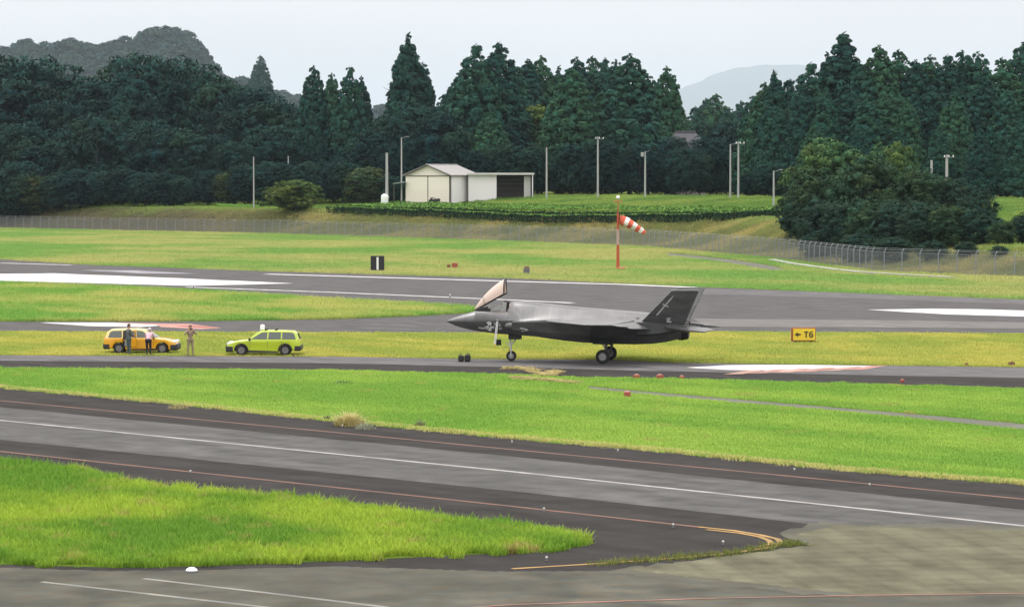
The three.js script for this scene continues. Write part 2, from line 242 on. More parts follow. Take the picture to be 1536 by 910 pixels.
{
  const P = poly(E.wedge);
  grass('shaggy bright green grass of the verge between apron and taxiway', (x, z) => inside(P, x + 0.5 * fbm(x * 0.9, z * 0.9, 3), z + 1.2 * fbm(x * 0.7 + 5, z * 0.7, 3)), clipBox(bounds(P)), 42000, longTuft, 0.5, 1.25, () => 0.016,
    (x, z, r) => { const e = smooth(-0.3, 0.4, stripe2(x, z, 0.10, 0.25)), q = fbm(x * 0.5, z * 0.5, 3); return vary(q > 0.42 ? [0.33, 0.31, 0.09] : mix3([0.135, 0.28, 0.03], [0.31, 0.43, 0.045], e), r); }, 21);
  const L = poly(E.lawn), path = poly([[880, 579], [940, 584.5], [1118, 600], [1300, 615], [1463, 629], [1700, 651], [1700, 661], [1463, 638.5], [1300, 621], [1118, 606], [940, 590], [880, 584]]);
  grass('mown green grass of the lawn between the two taxiways', (x, z) => inside(L, x + 0.4 * fbm(x * 0.9, z * 0.9, 3), z + 1.0 * fbm(x * 0.6 + 5, z * 0.6, 3)) && !inside(path, x, z), clipBox(bounds(L)), 120000, shortTuft, 0.7, 1.5, () => 0.004,
    (x, z, r) => { const e = smooth(-0.35, 0.4, stripe2(x, z, 0.03, 0.22)); const q = fbm(x * 0.22 + 5, z * 0.22, 3); return vary(q > 0.5 ? [0.33, 0.36, 0.09] : mix3([0.19, 0.36, 0.055], [0.29, 0.44, 0.075], e), r); }, 22);
  const Mi = poly(E.mid);
  grass('yellowed mown grass strip behind the cars and the jet', (x, z) => inside(Mi, x, z), clipBox(bounds(Mi)), 60000, shortTuft, 0.9, 1.7, () => 0.004,
    (x, z, r) => { const e = smooth(-0.3, 0.4, stripe2(x, z, 0.035, 0.25)); return vary(mix3([0.31, 0.38, 0.075], [0.46, 0.45, 0.10], e), r); }, 23);
  const I = poly(E.island);
  grass('mixed green and straw coloured grass island beside the runway', (x, z) => inside(I, x, z), clipBox(bounds(I)), 55000, longTuft, 0.7, 1.6, () => 0.020,
    (x, z, r) => { const e = smooth(-0.35, 0.35, stripe2(x, z, 0.03, 0.15)); return vary(mix3([0.18, 0.36, 0.065], [0.43, 0.45, 0.13], e), r); }, 24);
  const Rw = poly([...E.runwayFar, ...E.runwayNear]), road = poly([[1000, 378], [1050, 383], [1110, 390], [1160, 398], [1185, 405], [1160, 407], [1110, 398], [1050, 389], [1000, 384]]);
  const far = poly(E.runwayFar), farLine = x => { for (let i = 0; i + 1 < far.length; i++) if (x >= far[i].x && x <= far[i + 1].x) return lerp(far[i].y, far[i + 1].y, (x - far[i].x) / (far[i + 1].x - far[i].x)); return -9999; };
  grass('wild pale green grass between the runway and the fence', (x, z) => !inside(Rw, x, z) && beyond(x, z) < 0 && z < farLine(x) && !inside(road, x, z), [-120, 75, -680, -250], 110000, wideTuft, 0.6, 1.5, () => 0,
    (x, z, r) => { const e = smooth(-0.35, 0.35, stripe2(x, z, 0.02, 0.06)); return vary(mix3([0.21, 0.38, 0.09], [0.44, 0.45, 0.16], e), r); }, 25);
  grass('dry olive grass and straw on the earth bank behind the fence', (x, z) => { const d = beyond(x, z); return d > 0.4 && d < 22; }, [-140, 60, -720, -300], 60000, wideTuft, 0.8, 2.2, height,
    (x, z, r) => { const d = beyond(x, z), e = smooth(-0.3, 0.4, fbm(x * 0.05, z * 0.05)), left = 1 - smooth(-75, -30, x), t = smooth(9, 20, d + 5 * fbm(x * 0.07 + 4, z * 0.07)); return vary(mix3(mix3(mix3([0.21, 0.235, 0.085], [0.40, 0.36, 0.14], e), [0.175, 0.155, 0.095], left * 0.9), [0.24, 0.35, 0.08], t), r); }, 26);
  grass('green grass on the terrace above the bank', (x, z) => { const d = beyond(x, z); return d > 15 && d < 70; }, [-150, 130, -800, -330], 60000, wideTuft, 0.8, 1.9, height,
    (x, z, r) => vary(mix3([0.14, 0.26, 0.055], [0.24, 0.34, 0.075], smooth(-0.3, 0.3, fbm(x * 0.05, z * 0.05))), r), 27);
}
{  // bleached fringe where the lawn meets the shoulder
  const e = [[-60, 576.5], [0, 582], [250, 605], [500, 632], [768, 658], [1000, 678], [1270, 706], [1536, 727], [1600, 733]].map(q => G(...q)), r = rng(123), N = 5200, m = new THREE.InstancedMesh(shortTuft, mBlade, N), o = new THREE.Object3D();
  for (let i = 0; i < N; i++) { const k = Math.floor(r() * (e.length - 1)), p = e[k].clone().lerp(e[k + 1], r()); o.position.set(p.x + (r() - 0.5) * 0.6, 0.004, p.z - 0.9 + 1.5 * r() * r()); o.rotation.y = r() * 6; o.scale.setScalar(0.5 + 0.9 * r()); o.updateMatrix(); m.setMatrixAt(i, o.matrix); m.setColorAt(i, new THREE.Color().setRGB(...vary([0.46, 0.44, 0.16], r, 0.5))); }
  m.name = numbered('grass'); m.castShadow = m.receiveShadow = true; scene.add(stuff(m, 'bleached straw fringe along the lower edge of the lawn', 'grass'));
}
// weeds growing along the yellow line
{
  const w = [[893, 847], [950, 843.5], [1000, 840], [1050, 836], [1093, 832], [1130, 827], [1165, 820], [1185, 817], [1210, 818]].map(p => G(...p)), pts = [], r = rng(99);
  for (let i = 0; i + 1 < w.length; i++) for (let k = 0; k < 34; k++) pts.push(w[i].clone().lerp(w[i + 1], r()).add(new THREE.Vector3((r() - 0.5) * 0.5, 0, (r() - 0.5) * 0.9)));
  const m = new THREE.InstancedMesh(longTuft, mBlade, pts.length), o = new THREE.Object3D();
  pts.forEach((p, i) => { o.position.copy(p).setY(0.015); o.rotation.y = r() * 6; o.scale.setScalar(0.35 + 0.5 * r() * r()); o.updateMatrix(); m.setMatrixAt(i, o.matrix); m.setColorAt(i, new THREE.Color().setRGB(...vary([0.16, 0.19, 0.05], r, 0.7))); });
  m.name = numbered('weeds'); scene.add(stuff(m, 'sparse green weeds growing along the curved yellow line', 'weeds'));
}
// ---------- trees ----------
function foliage() { return { p: [], n: [], c: [] }; }
const V = (x, y, z) => new THREE.Vector3(x, y, z);
const _q = new THREE.Quaternion(), _u = new THREE.Vector3(), _w = new THREE.Vector3();
function card(f, P, N, s, asp, r, col, S = N) {
  _u.set(r() - 0.5, r() - 0.5, r() - 0.5).cross(N).normalize(); _w.copy(N).cross(_u).normalize();
  const a = s * asp, b = s; const q = [[0, -b], [a * 0.8, -b * 0.1], [0, b], [-a * 0.8, b * 0.1]].map(([x, y]) => [P.x + _u.x * x + _w.x * y, P.y + _u.y * x + _w.y * y, P.z + _u.z * x + _w.z * y]);
  for (const i of [0, 1, 2, 0, 2, 3]) { f.p.push(...q[i]); f.n.push(S.x, S.y, S.z); f.c.push(...col); }
}
function clump(f, C, R, sq, out, count, leaf, r, col, jit = 0.55) {
  for (let k = 0; k < count; k++) {
    const d = V(r() - 0.5, r() - 0.5, r() - 0.5).normalize().addScaledVector(out, 0.55); d.y += 0.25; d.normalize();
    const P = V(C.x + d.x * R * (0.75 + 0.35 * r()), C.y + d.y * R * sq * (0.75 + 0.35 * r()), C.z + d.z * R * (0.75 + 0.35 * r()));
    const N = d.clone().add(V((r() - 0.5) * jit * 2, (r() - 0.5) * jit * 2, (r() - 0.5) * jit * 2)).normalize();
    const v = 0.87 + 0.26 * r();
    card(f, P, N, leaf * (0.7 + 0.6 * r()), 0.55, r, [col[0] * v, col[1] * v, col[2] * v], N.clone().multiplyScalar(0.45).add(d).normalize());
  }
}
function foliageGeo(f) { const g = new THREE.BufferGeometry(); g.setAttribute('position', new THREE.Float32BufferAttribute(f.p, 3)); g.setAttribute('normal', new THREE.Float32BufferAttribute(f.n, 3)); g.setAttribute('color', new THREE.Float32BufferAttribute(f.c, 3)); return g; }
function coniferGeo(seed, R, slim, ragged) {       // 30 m tall
  const r = rng(seed), f = foliage(), H = 30, base = 1.6, ph = r() * 9;
  const prof = (t, a) => R * (Math.pow(1 - t, slim) * (0.88 + 0.12 * Math.sin(t * 15 + ph) * (1 - t)) + 0.01) * (1 + ragged * n2(Math.cos(a) * 1.2 + ph, t * 9 + Math.sin(a) * 1.2)) * (t < 0.12 ? 0.7 + t * 2.5 : 1);
  for (let k = 0; k < 470; k++) {
    const t = 1 - Math.pow(r(), 0.72), a = r() * 6.283, tt = Math.min(0.985, t), rad = prof(tt, a) * (0.70 + 0.3 * r()), out = V(Math.cos(a), 0.35 + tt * 0.5, Math.sin(a)).normalize();
    const tone = 0.88 + 0.3 * r(); const w = r();
    clump(f, V(Math.cos(a) * rad, base + tt * (H - base), Math.sin(a) * rad), 0.34 + 1.25 * Math.min(1, (1 - tt) * 1.7) * (0.6 + 0.6 * r()), 0.9, out, 26, 0.30 + 0.30 * Math.min(1, (1 - tt) * 3), r, [tone * (0.85 + 0.3 * w), tone, tone * (1.1 - 0.3 * w)], 0.42);
  }
  for (let k = 0; k < 10; k++) card(f, V((r() - 0.5) * 0.5, H - 0.9 + k * 0.13, (r() - 0.5) * 0.5), V(r() - 0.5, 0.4, r() - 0.5).normalize(), 0.5, 0.5, r, [1, 1, 1]);
  for (let k = 0; k < 1500; k++) {     // inner foliage round the stem
    const t = r(), a = r() * 6.283, rad = prof(t, a) * 0.84 * Math.sqrt(r()); card(f, V(Math.cos(a) * rad, base + t * (H - base) * 0.97, Math.sin(a) * rad), V(Math.cos(a), 0.5, Math.sin(a)).normalize(), 0.35 + 0.75 * (1 - t), 0.8, r, [0.9, 0.9, 0.9]);
  }
  return foliageGeo(f);
}
function broadGeo(seed, H, R, lobes, leaf, per) {
  const r = rng(seed), f = foliage(), cy = H * 0.54, ry = H * 0.46;
  for (let k = 0; k < lobes; k++) {
    const y = -0.95 + 1.95 * (k + r()) / lobes, a = k * 2.4 + r() * 1.2, q = Math.sqrt(Math.max(0.05, 1 - y * y * 0.95)), rad = R * q * (0.45 + 0.4 * r());
    const C = V(Math.cos(a) * rad, cy + y * ry * 0.80, Math.sin(a) * rad), LR = R * (0.30 + 0.16 * r()), tone = 0.80 + 0.4 * r(), w = r();
    for (let s = 0; s < 11; s++) {
      const d = V(r() - 0.5, r() * 0.9 - 0.3, r() - 0.5).normalize().addScaledVector(V(Math.cos(a) * q, y, Math.sin(a) * q), 0.5).normalize();
      const P = C.clone().addScaledVector(d, LR * (0.75 + 0.35 * r())); if (P.y < 0.4) P.y = 0.4 + r() * 0.5;
      const t2 = tone * (0.85 + 0.3 * r());
      clump(f, P, LR * 0.42, 0.75, d, per, leaf, r, [t2 * (0.8 + 0.5 * w), t2, t2 * (1.1 - 0.4 * w)]);
    }
    for (let s = 0; s < 14; s++) card(f, C.clone().add(V(r() - 0.5, r() - 0.5, r() - 0.5).multiplyScalar(LR * 1.1)), V(r() - 0.5, r(), r() - 0.5).normalize(), LR * 0.42, 0.9, r, [0.8, 0.8, 0.8]);
  }
  return foliageGeo(f);
}
function trunkGeo(H, r0, seed, limbs) {
  const r = rng(seed), L = [rod([0, -0.6, 0], [0.1, H * 0.5, 0.05], r0, r0 * 0.65, 9), rod([0.1, H * 0.5, 0.05], [0, H * 0.93, 0], r0 * 0.65, 0.04, 7)];
  for (let k = 0; k < limbs; k++) { const y = H * (0.2 + 0.55 * r()), a = r() * 6.283, l = H * (0.10 + 0.12 * r()); L.push(rod([0.05, y, 0], [Math.cos(a) * l, y + l * 0.6, Math.sin(a) * l], r0 * 0.32, 0.03, 5)); }
  return merge(L);
}
const mBark = M('bark', 0.09, 0.075, 0.06, 0.95);
const leafMat = (k, r, g, b) => M(k, r, g, b, 0.9, { vertexColors: true, specularIntensity: 0.12 });
const mCon = [leafMat('conifer foliage', 0.020, 0.064, 0.047), leafMat('dark conifer foliage', 0.016, 0.052, 0.043), leafMat('green conifer foliage', 0.028, 0.078, 0.046)];
const mBroad = [leafMat('broadleaf foliage', 0.014, 0.044, 0.039), leafMat('dark broadleaf foliage', 0.010, 0.034, 0.035), leafMat('light broadleaf foliage', 0.070, 0.115, 0.035), leafMat('olive broadleaf foliage', 0.042, 0.072, 0.034)];
const conG = [coniferGeo(101, 8.0, 0.56, 0.06), coniferGeo(102, 8.6, 0.52, 0.07), coniferGeo(103, 6.0, 0.66, 0.07), coniferGeo(104, 7.2, 0.48, 0.08), coniferGeo(105, 5.4, 0.60, 0.07)];
const broG = [broadGeo(201, 20, 8, 34, 0.40, 24), broadGeo(202, 20, 7, 32, 0.40, 24), broadGeo(203, 20, 9, 38, 0.40, 24)];
const conT = trunkGeo(30, 0.42, 7, 8), broT = trunkGeo(20, 0.40, 8, 9);
const protoTree = {};
function treeProto(kind, v) {
  return protoTree[kind + v] ??= (() => { const o = new THREE.Group(); mesh('trunk', kind === 'c' ? conT : broT, mBark, o); mesh('crown', kind === 'c' ? conG[v] : broG[v], mCon[0], o); return o; })();
}
const tr = rng(77);
const ZONES = [[90, 'at its dark outer end'], [200, 'below the hazy ridge'], [310, 'below the hill dome'], [400, 'near the thin pole'], [470, 'near the round bush'], [570, 'near the olive bush'], [700, 'near the shed gable'], [765, 'near the white annex'], [835, 'near the open bay'], [930, 'near the crossarm pole'], [1040, 'near the transformer pole'], [1135, 'near the close pole pair'], [1200, 'near the short lamp pole'], [1290, 'near the light topped tree'], [1390, 'near the thicket middle'], [1450, 'near the thick poles'], [9999, 'past the thicket end']];
function tree(kind, v, px_, top, D, mat, label, group, wide = 1, baseLift = 0) {
  const p = at(px_, top, D), y0 = height(p.x, p.z) - 0.1 + baseLift, Ht = Math.max(3, p.y - y0), gg = kind === 'c' ? conG[v] : broG[v]; if (!gg.boundingBox) gg.computeBoundingBox(); const s = Ht / (gg.boundingBox.max.y - (kind === 'c' ? 0 : 0.5));
  const o = treeProto(kind, v).clone(); o.name = numbered(kind === 'c' ? 'conifer_tree' : 'broadleaf_tree');
  o.position.set(p.x, y0, p.z); const k = s * wide; o.scale.set(k, s, k * (0.9 + 0.2 * tr())); o.rotation.y = tr() * 6.283; o.children[1].material = mat; scene.add(o);
  const z = group && ZONES.find(q => px_ < q[0])[1]; return tag(o, z ? label + ', ' + z : label, kind === 'c' ? 'conifer' : 'tree', z ? group + ' ' + z : group);
}
{
  // the tall conifers behind the white shed
  const gC = 'conifers behind the white shed', lC = 'tall dark conifer behind the tea rows';
  tree('c', 2, 612, 47, 668, mCon[1], 'tallest slender conifer with a spire top, standing alone beside the sky gap', undefined, 1.05);
  tree('c', 3, 634, 92, 676, mCon[1], 'blunt conifer leaning against the tall spire-topped conifer', undefined, 0.8);
  const C = [[714, 63, 650, 1, 0.95], [748, 61, 655, 0, 0.9], [735, 165, 634, 1, 1.2], [770, 92, 700, 0, 0.9], [792, 87, 712, 4, 1.2], [812, 82, 716, 0, 0.8], [838, 97, 720, 2, 1], [865, 84, 716, 0, 0.9], [888, 82, 722, 1, 0.8], [908, 85, 718, 0, 0.8], [924, 88, 700, 3, 0.8], [856, 99, 640, 1, 1.05], [945, 79, 645, 0, 1.15], [972, 110, 665, 3, 0.9], [1000, 98, 662, 3, 0.85], [690, 105, 672, 3, 0.85], [775, 130, 662, 0, 0.9], [902, 135, 655, 1, 0.8], [665, 140, 700, 1, 0.9]];
  C.forEach(([x, t, D, v, w], i) => tree('c', v, x, t, D, mCon[i % 3], lC, gC, w * 1.12));
  const lL = 'pointed conifer beside the sky gap', gL = 'conifers at the right end of the broadleaf wood';
  [[470, 97, 668, 0, 0.8], [497, 108, 690, 3, 0.7], [524, 96, 664, 1, 0.75], [542, 112, 672, 3, 0.6]].forEach(([x, t, D, v, w], i) => tree('c', v, x, t, D, mCon[(i + 1) % 3], lL, gL, w));
  // right wood
  const gR = 'conifers of the wood behind the thicket', lR = 'dark conifer in the dense wood';
  tree('c', 4, 1266, 46, 600, mCon[1], 'tallest narrow conifer rising above the wood behind the thicket', undefined, 1.35);
  const R = [[1130, 142, 610, 3], [1148, 122, 596, 0], [1163, 103, 590, 2], [1186, 116, 600, 1], [1217, 91, 598, 1], [1242, 76, 604, 2], [1290, 92, 598, 3], [1319, 66, 600, 0], [1348, 72, 604, 1], [1374, 88, 600, 0], [1396, 81, 606, 3], [1422, 79, 600, 1], [1444, 74, 604, 0], [1468, 76, 600, 3], [1503, 84, 596, 1], [1536, 62, 600, 0], [1565, 74, 604, 1], [1600, 60, 600, 0], [1204, 128, 570, 1], [1240, 134, 566, 0], [1272, 124, 572, 1], [1303, 138, 562, 0], [1338, 126, 570, 1], [1362, 144, 560, 0], [1398, 128, 566, 3], [1432, 138, 560, 1], [1478, 112, 566, 0], [1512, 132, 560, 1], [1548, 110, 566, 0], [1586, 130, 560, 1], [1165, 160, 572, 0], [1222, 186, 548, 1], [1290, 190, 545, 0], [1350, 194, 540, 1], [1410, 186, 545, 0], [1470, 190, 540, 1], [1528, 176, 540, 0]];
  R.forEach(([x, t, D, v], i) => tree('c', v, x, t, D, mCon[(i * 2 + (i % 5 > 2 ? 1 : 0)) % 3], lR, gR, 0.95 + 0.2 * tr()));
  // far small group by the pale mountain
  const lF = 'distant bluish conifer below the pale mountain', gF = 'distant trees below the pale mountain';
  [[1044, 158, 1000, 1], [1060, 146, 1010, 0], [1075, 139, 1000, 1], [1094, 160, 980, 3], [1112, 150, 990, 0], [1026, 170, 960, 1]].forEach(([x, t, D, v], i) => tree('c', v, x, t, D, mCon[i % 3], lF, gF, 1.1));
  // left wood
  const lW = 'large dark broadleaf tree in the left wood', gW = 'broadleaf trees of the left wood';
  const Lw = [[-40, 78, 735], [10, 84, 730], [62, 86, 726], [35, 118, 715], [105, 120, 728], [150, 122, 720], [204, 80, 728], [240, 98, 724], [268, 86, 730], [305, 100, 722], [340, 116, 716], [378, 132, 712], [415, 150, 706], [448, 172, 700], [180, 130, 712], [90, 150, 710]];
  Lw.forEach(([x, t, D], i) => tree(i % 5 === 4 ? 'c' : 'b', i % 3, x, t, D, i % 5 === 4 ? mCon[1] : mBroad[i % 2], lW.replace('broadleaf ', i % 5 === 4 ? 'conifer ' : 'broadleaf '), gW, i % 5 === 4 ? 1.1 : 1.0));
  const lE = 'lower dark tree fronting the left wood', gE = 'front row of the left wood';
  for (let i = 0; i < 19; i++) tree('b', i % 3, -50 + i * 33 + 14 * (tr() - 0.5), 168 + 50 * tr() + (i > 14 ? 20 : 0), 693 - 2.2 * i + 8 * tr(), mBroad[(i * 7) % 2], lE, gE, 1.05);
  const lU = 'leafy shrub at the foot of the wood', gU = 'undergrowth along the woods';
  for (let i = 0; i < 40; i++) { const x = -40 + i * 31.5; if ((x > 590 && x < 815) || (x > 1000 && x < 1052)) continue; tree('b', i % 3, x + 10 * (tr() - 0.5), 238 + 26 * tr(), x < 560 ? 676 - 0.08 * x : x > 1110 ? 560 + 20 * tr() : 622 + 10 * tr(), mBroad[i % 9 === 3 ? 3 : i % 2], lU, gU, 1.3); }
  const lB = 'round broadleaf tree among conifers', gB = 'broadleaf trees behind the white shed';
  [[590, 172, 650], [565, 190, 645], [630, 160, 655], [660, 168, 640], [690, 190, 635], [585, 215, 640], [806, 158, 660], [905, 205, 625], [860, 215, 628], [960, 215, 622], [760, 210, 628], [720, 225, 630], [1075, 222, 625], [1008, 226, 622], [1030, 221, 618], [1012, 205, 630], [1050, 227, 621], [1066, 205, 626], [1090, 178, 700], [1120, 180, 680], [620, 215, 640], [655, 220, 635], [800, 215, 632]].forEach(([x, t, D], i) => tree('b', i % 3, x, t, D, i === 6 ? mBroad[2] : mBroad[i % 2], lB, gB, 1));
  tree('b', 1, 792, 172, 668, mBroad[2], 'light green tree glowing between the dark conifers behind the shed');
  // round bush and low bushes on the terrace
  tree('b', 2, 440, 270, 612, mBroad[2], 'round light green bush on the terrace beside the thin pole', undefined, 2.0);
  tree('b', 0, 552, 250, 628, mBroad[3], 'olive green bush beside the thick pale pole near the shed', undefined, 1.7);
}
// thicket at the fence bend
{
  const tg = [broadGeo(301, 12, 6.2, 34, 0.24, 34), broadGeo(302, 12, 5.6, 34, 0.24, 34)];
  const tt = trunkGeo(12, 0.28, 9, 10);
  const mT = [leafMat('thicket foliage', 0.031, 0.066, 0.036), leafMat('thicket dark foliage', 0.021, 0.050, 0.037), leafMat('thicket light foliage', 0.054, 0.110, 0.042)];
  const L = 'leafy dark tree in the dense thicket at the fence bend', g = 'trees of the thicket by the fence'; tg.forEach(q => q.computeBoundingBox());
  // px, top, distance, base lift, width, kind
  [[1250, 208, 428, 1.0, 2, 'light green topped tree, tallest of the thicket by the fence'], [1222, 250, 424, 0.95, 0, null], [1298, 232, 412, 1.05, 0, null], [1338, 214, 424, 0.9, 2, null], [1385, 250, 400, 1.05, 0, null], [1430, 266, 398, 1.05, 1, null], [1468, 284, 394, 1.0, 1, null], [1206, 296, 424, 1.2, 1, null], [1240, 300, 404, 1.2, 1, null], [1275, 302, 392, 1.25, 1, null], [1312, 300, 384, 1.25, 0, null], [1350, 302, 378, 1.25, 1, null], [1390, 304, 372, 1.25, 1, null], [1430, 308, 368, 1.25, 0, null], [1470, 312, 366, 1.25, 1, null], [1195, 285, 436, 0.95, 0, null], [1505, 330, 360, 1.15, 0, null], [1545, 318, 362, 1.2, 1, null], [1290, 350, 374, 1.6, 1, null], [1340, 355, 364, 1.6, 1, null], [1400, 360, 356, 1.6, 1, null], [1450, 362, 352, 1.6, 1, null], [1500, 368, 348, 1.6, 1, null], [1560, 362, 348, 1.6, 0, null], [1230, 345, 398, 1.5, 1, null]].forEach(([x, t, D, w, m, lab], i) => {
    const p = at(x, t, D), y0 = height(p.x, p.z) - 0.1, s = (p.y - y0) / (tg[i % 2].boundingBox.max.y - 0.3), o = new THREE.Group(); o.name = numbered('thicket_tree'); scene.add(o);
    mesh('trunk', tt, mBark, o); mesh('crown', tg[i % 2], mT[m], o); o.position.set(p.x, y0, p.z); o.scale.set(s * w, s, s * w); o.rotation.y = i * 1.7;
    const zn = t > 340 ? null : ZONES.find(q => x < q[0])[1].replace('the thicket middle', 'its middle').replace('past the thicket end', 'at its far end'); tag(o, lab || (zn ? L + ', ' + zn : 'low dark bush crouching at the foot of the thicket behind the fence'), 'tree', lab ? undefined : zn ? g + ' ' + zn : 'low bushes before the thicket');
  });
}
// ---------- far hill, mountain ----------
{
  const prof = [[-300, 100], [-100, 82], [0, 78], [20, 84], [50, 72], [95, 72], [150, 74], [200, 72], [212, 70], [232, 58], [258, 55], [282, 62], [298, 88], [312, 118], [340, 128], [380, 134], [420, 146], [450, 156], [520, 164], [600, 170], [700, 195]];
  const D = 4500, pos = [], idx = [], N = prof.length;
  const yTop = []; prof.forEach(([x, y]) => { const p = at(x, y + 23, D); yTop.push(p); });
  for (const p of yTop) { pos.push(p.x * 0.9, 0, -D + 800, p.x * 0.95, p.y * 0.55, -D + 360, p.x, p.y, -D, p.x * 1.05, p.y * 0.7, -D - 600, p.x * 1.1, 0, -D - 1200); }
  for (let i = 0; i + 1 < N; i++) for (let k = 0; k < 4; k++) { const a = i * 5 + k, b = a + 5; idx.push(a, b, a + 1, b, b + 1, a + 1); }
  const g = new THREE.BufferGeometry(); g.setAttribute('position', new THREE.Float32BufferAttribute(pos, 3)); g.setIndex(idx); g.computeVertexNormals();
  struct(mesh('hill', g, M('hill ground', 0.03, 0.045, 0.025, 1)));
  const r = rng(55), m = new THREE.InstancedMesh(broadGeo(401, 12, 6, 22, 0.9, 9), leafMat('hill foliage', 0.022, 0.050, 0.045), 1100), o = new THREE.Object3D();
  for (let k = 0; k < 1100; k++) {
    const t = r() * (N - 1.001), i = Math.floor(t), f = t - i, q = r(); const p = yTop[i].clone().lerp(yTop[i + 1], f), s = 2.0 + 2.4 * r() * r();
    const y = q < 0.55 ? lerp(p.y * 0.55, p.y, q / 0.55) : p.y, z = q < 0.55 ? lerp(-D + 360, -D, q / 0.55) : -D - 80 * r() + 40;
    o.position.set(p.x * lerp(0.95, 1, Math.min(1, q / 0.55)), y - 4 * s, z); o.scale.set(s * 1.2, s * 0.95, s * 1.2); o.rotation.y = r() * 6; o.updateMatrix(); m.setMatrixAt(k, o.matrix); const c = 0.8 + 0.5 * r(); m.setColorAt(k, new THREE.Color().setRGB(c, c, c));
  }
  m.name = 'hill_wood'; m.castShadow = m.receiveShadow = true; scene.add(stuff(m, 'far-off hazy wood covering the round hill', 'wood'));
  tree('c', 1, 390, 82, 2300, mCon[1], 'lone distant conifer standing on the hazy hill slope', undefined, 0.9, 45);
  // pale mountain
  const mp = [[600, 250], [800, 220], [940, 175], [1005, 140], [1040, 126], [1075, 110], [1110, 101], [1150, 97], [1200, 97], [1260, 108], [1350, 130], [1500, 170], [1700, 230]];
  const P2 = [], I2 = []; const DD = 44000, MN = 90, get = x => { for (let i = 0; i + 1 < mp.length; i++) if (x <= mp[i + 1][0]) return lerp(mp[i][1], mp[i + 1][1], smooth(mp[i][0], mp[i + 1][0], x)); return 250; };
  for (let i = 0; i <= MN; i++) { const x = lerp(600, 1700, i / MN), p = at(x, get(x) + 1.5 * fbm(i * 0.3, 3), DD); for (const [k, dz] of [[0, 7000], [0.45, 4000], [0.8, 1600], [1, 0], [0.5, -4000], [0, -8000]]) P2.push(p.x, p.y * k * (k > 0 && k < 1 ? 1 + 0.15 * fbm(i * 0.2, dz * 0.001) : 1), p.z + dz); }
  for (let i = 0; i < MN; i++) for (let k = 0; k < 5; k++) { const a = i * 6 + k, b = a + 6; I2.push(a, b, a + 1, b, b + 1, a + 1); }
  const g2 = new THREE.BufferGeometry(); g2.setAttribute('position', new THREE.Float32BufferAttribute(P2, 3)); g2.setIndex(I2); g2.computeVertexNormals();
  struct(mesh('mountain', g2, M('mountain wood', 0.03, 0.045, 0.03, 1)));
}
// ---------- tea rows on the terrace ----------
{
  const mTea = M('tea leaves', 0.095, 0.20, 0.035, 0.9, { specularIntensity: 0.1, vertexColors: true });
  const ends = (x0, y0, D0, x1, y1, D1) => [at(x0, y0, D0), at(x1, y1, D1)];
  const a0 = at(497, 300, 602), a1 = at(1185, 312, 470);
  const dir = a1.clone().sub(a0).setY(0), len = dir.length(); dir.normalize(); const nrm = V(dir.z, 0, -dir.x); if (nrm.z > 0) nrm.negate();
  const mOldShaded = M('shaded old tea leaves', 0.018, 0.042, 0.022, 0.9, { specularIntensity: 0.1, vertexColors: true });  // mature flank leaves, with the deep shade of the hedge side in their colour
  for (let k = 0; k < 9; k++) {
    const r = rng(600 + k), top = foliage(), side = foliage(), n = Math.round(len / 0.9), off = k * 1.85, c0 = a0.clone().addScaledVector(nrm, off), row = thing('tea_hedge_row', k === 0 ? 'front row of the clipped tea hedges above the bank' : 'clipped flat topped tea hedge row behind the front row', 'hedge', null, 0, k === 0 ? undefined : 'tea rows on the terrace');
    for (let i = 0; i < n; i++) {
      const c = c0.clone().addScaledVector(dir, (i + r()) / n * len), y = height(c.x, c.z), hh = (k ? 1.15 : 1.3) + 0.10 * fbm(i * 0.05, k * 3.1);
      for (let q = 0; q < 30; q++) { const w = (r() * 2 - 1), P = V(c.x + nrm.x * w * 0.86 + dir.x * (r() - 0.5) * 1.4, y + hh - 0.16 * w * w * w * w + (r() - 0.5) * 0.04, c.z + nrm.z * w * 0.86 + dir.z * (r() - 0.5) * 1.4), s = 0.88 + 0.24 * r(); card(top, P, V((r() - 0.5) * 0.7, 1, (r() - 0.5) * 0.7).normalize(), 0.22, 0.8, r, [s, s, s], V(0, 1, 0)); }
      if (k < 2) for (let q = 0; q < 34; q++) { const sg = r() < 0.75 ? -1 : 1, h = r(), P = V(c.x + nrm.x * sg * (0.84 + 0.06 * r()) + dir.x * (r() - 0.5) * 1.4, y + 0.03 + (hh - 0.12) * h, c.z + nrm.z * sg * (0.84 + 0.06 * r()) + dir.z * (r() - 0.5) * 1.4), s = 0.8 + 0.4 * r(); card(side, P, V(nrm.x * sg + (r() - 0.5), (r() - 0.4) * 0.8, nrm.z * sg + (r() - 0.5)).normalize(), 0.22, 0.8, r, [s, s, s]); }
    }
    mesh('new_growth', foliageGeo(top), mTea, row); if (k < 2) mesh('shaded_old_leaves', foliageGeo(side), mOldShaded, row);
  }
  const b = thing('low_hedge', 'short dark low hedge on the terrace left of the round bush', 'hedge', null); const f = foliage(), r = rng(9);
  const p0 = at(325, 300, 640), p1 = at(388, 299, 628);
  for (let i = 0; i < 700; i++) { const p = p0.clone().lerp(p1, r()); const th = r() * Math.PI; card(f, V(p.x, height(p.x, p.z) + 0.1 + 0.8 * Math.sin(th), p.z + Math.cos(th) * 0.8), V((r() - 0.5), Math.sin(th) + 0.1, Math.cos(th)).normalize(), 0.3, 0.8, r, [1, 1, 1]); }
  mesh('leaves', foliageGeo(f), mTea, b);
}
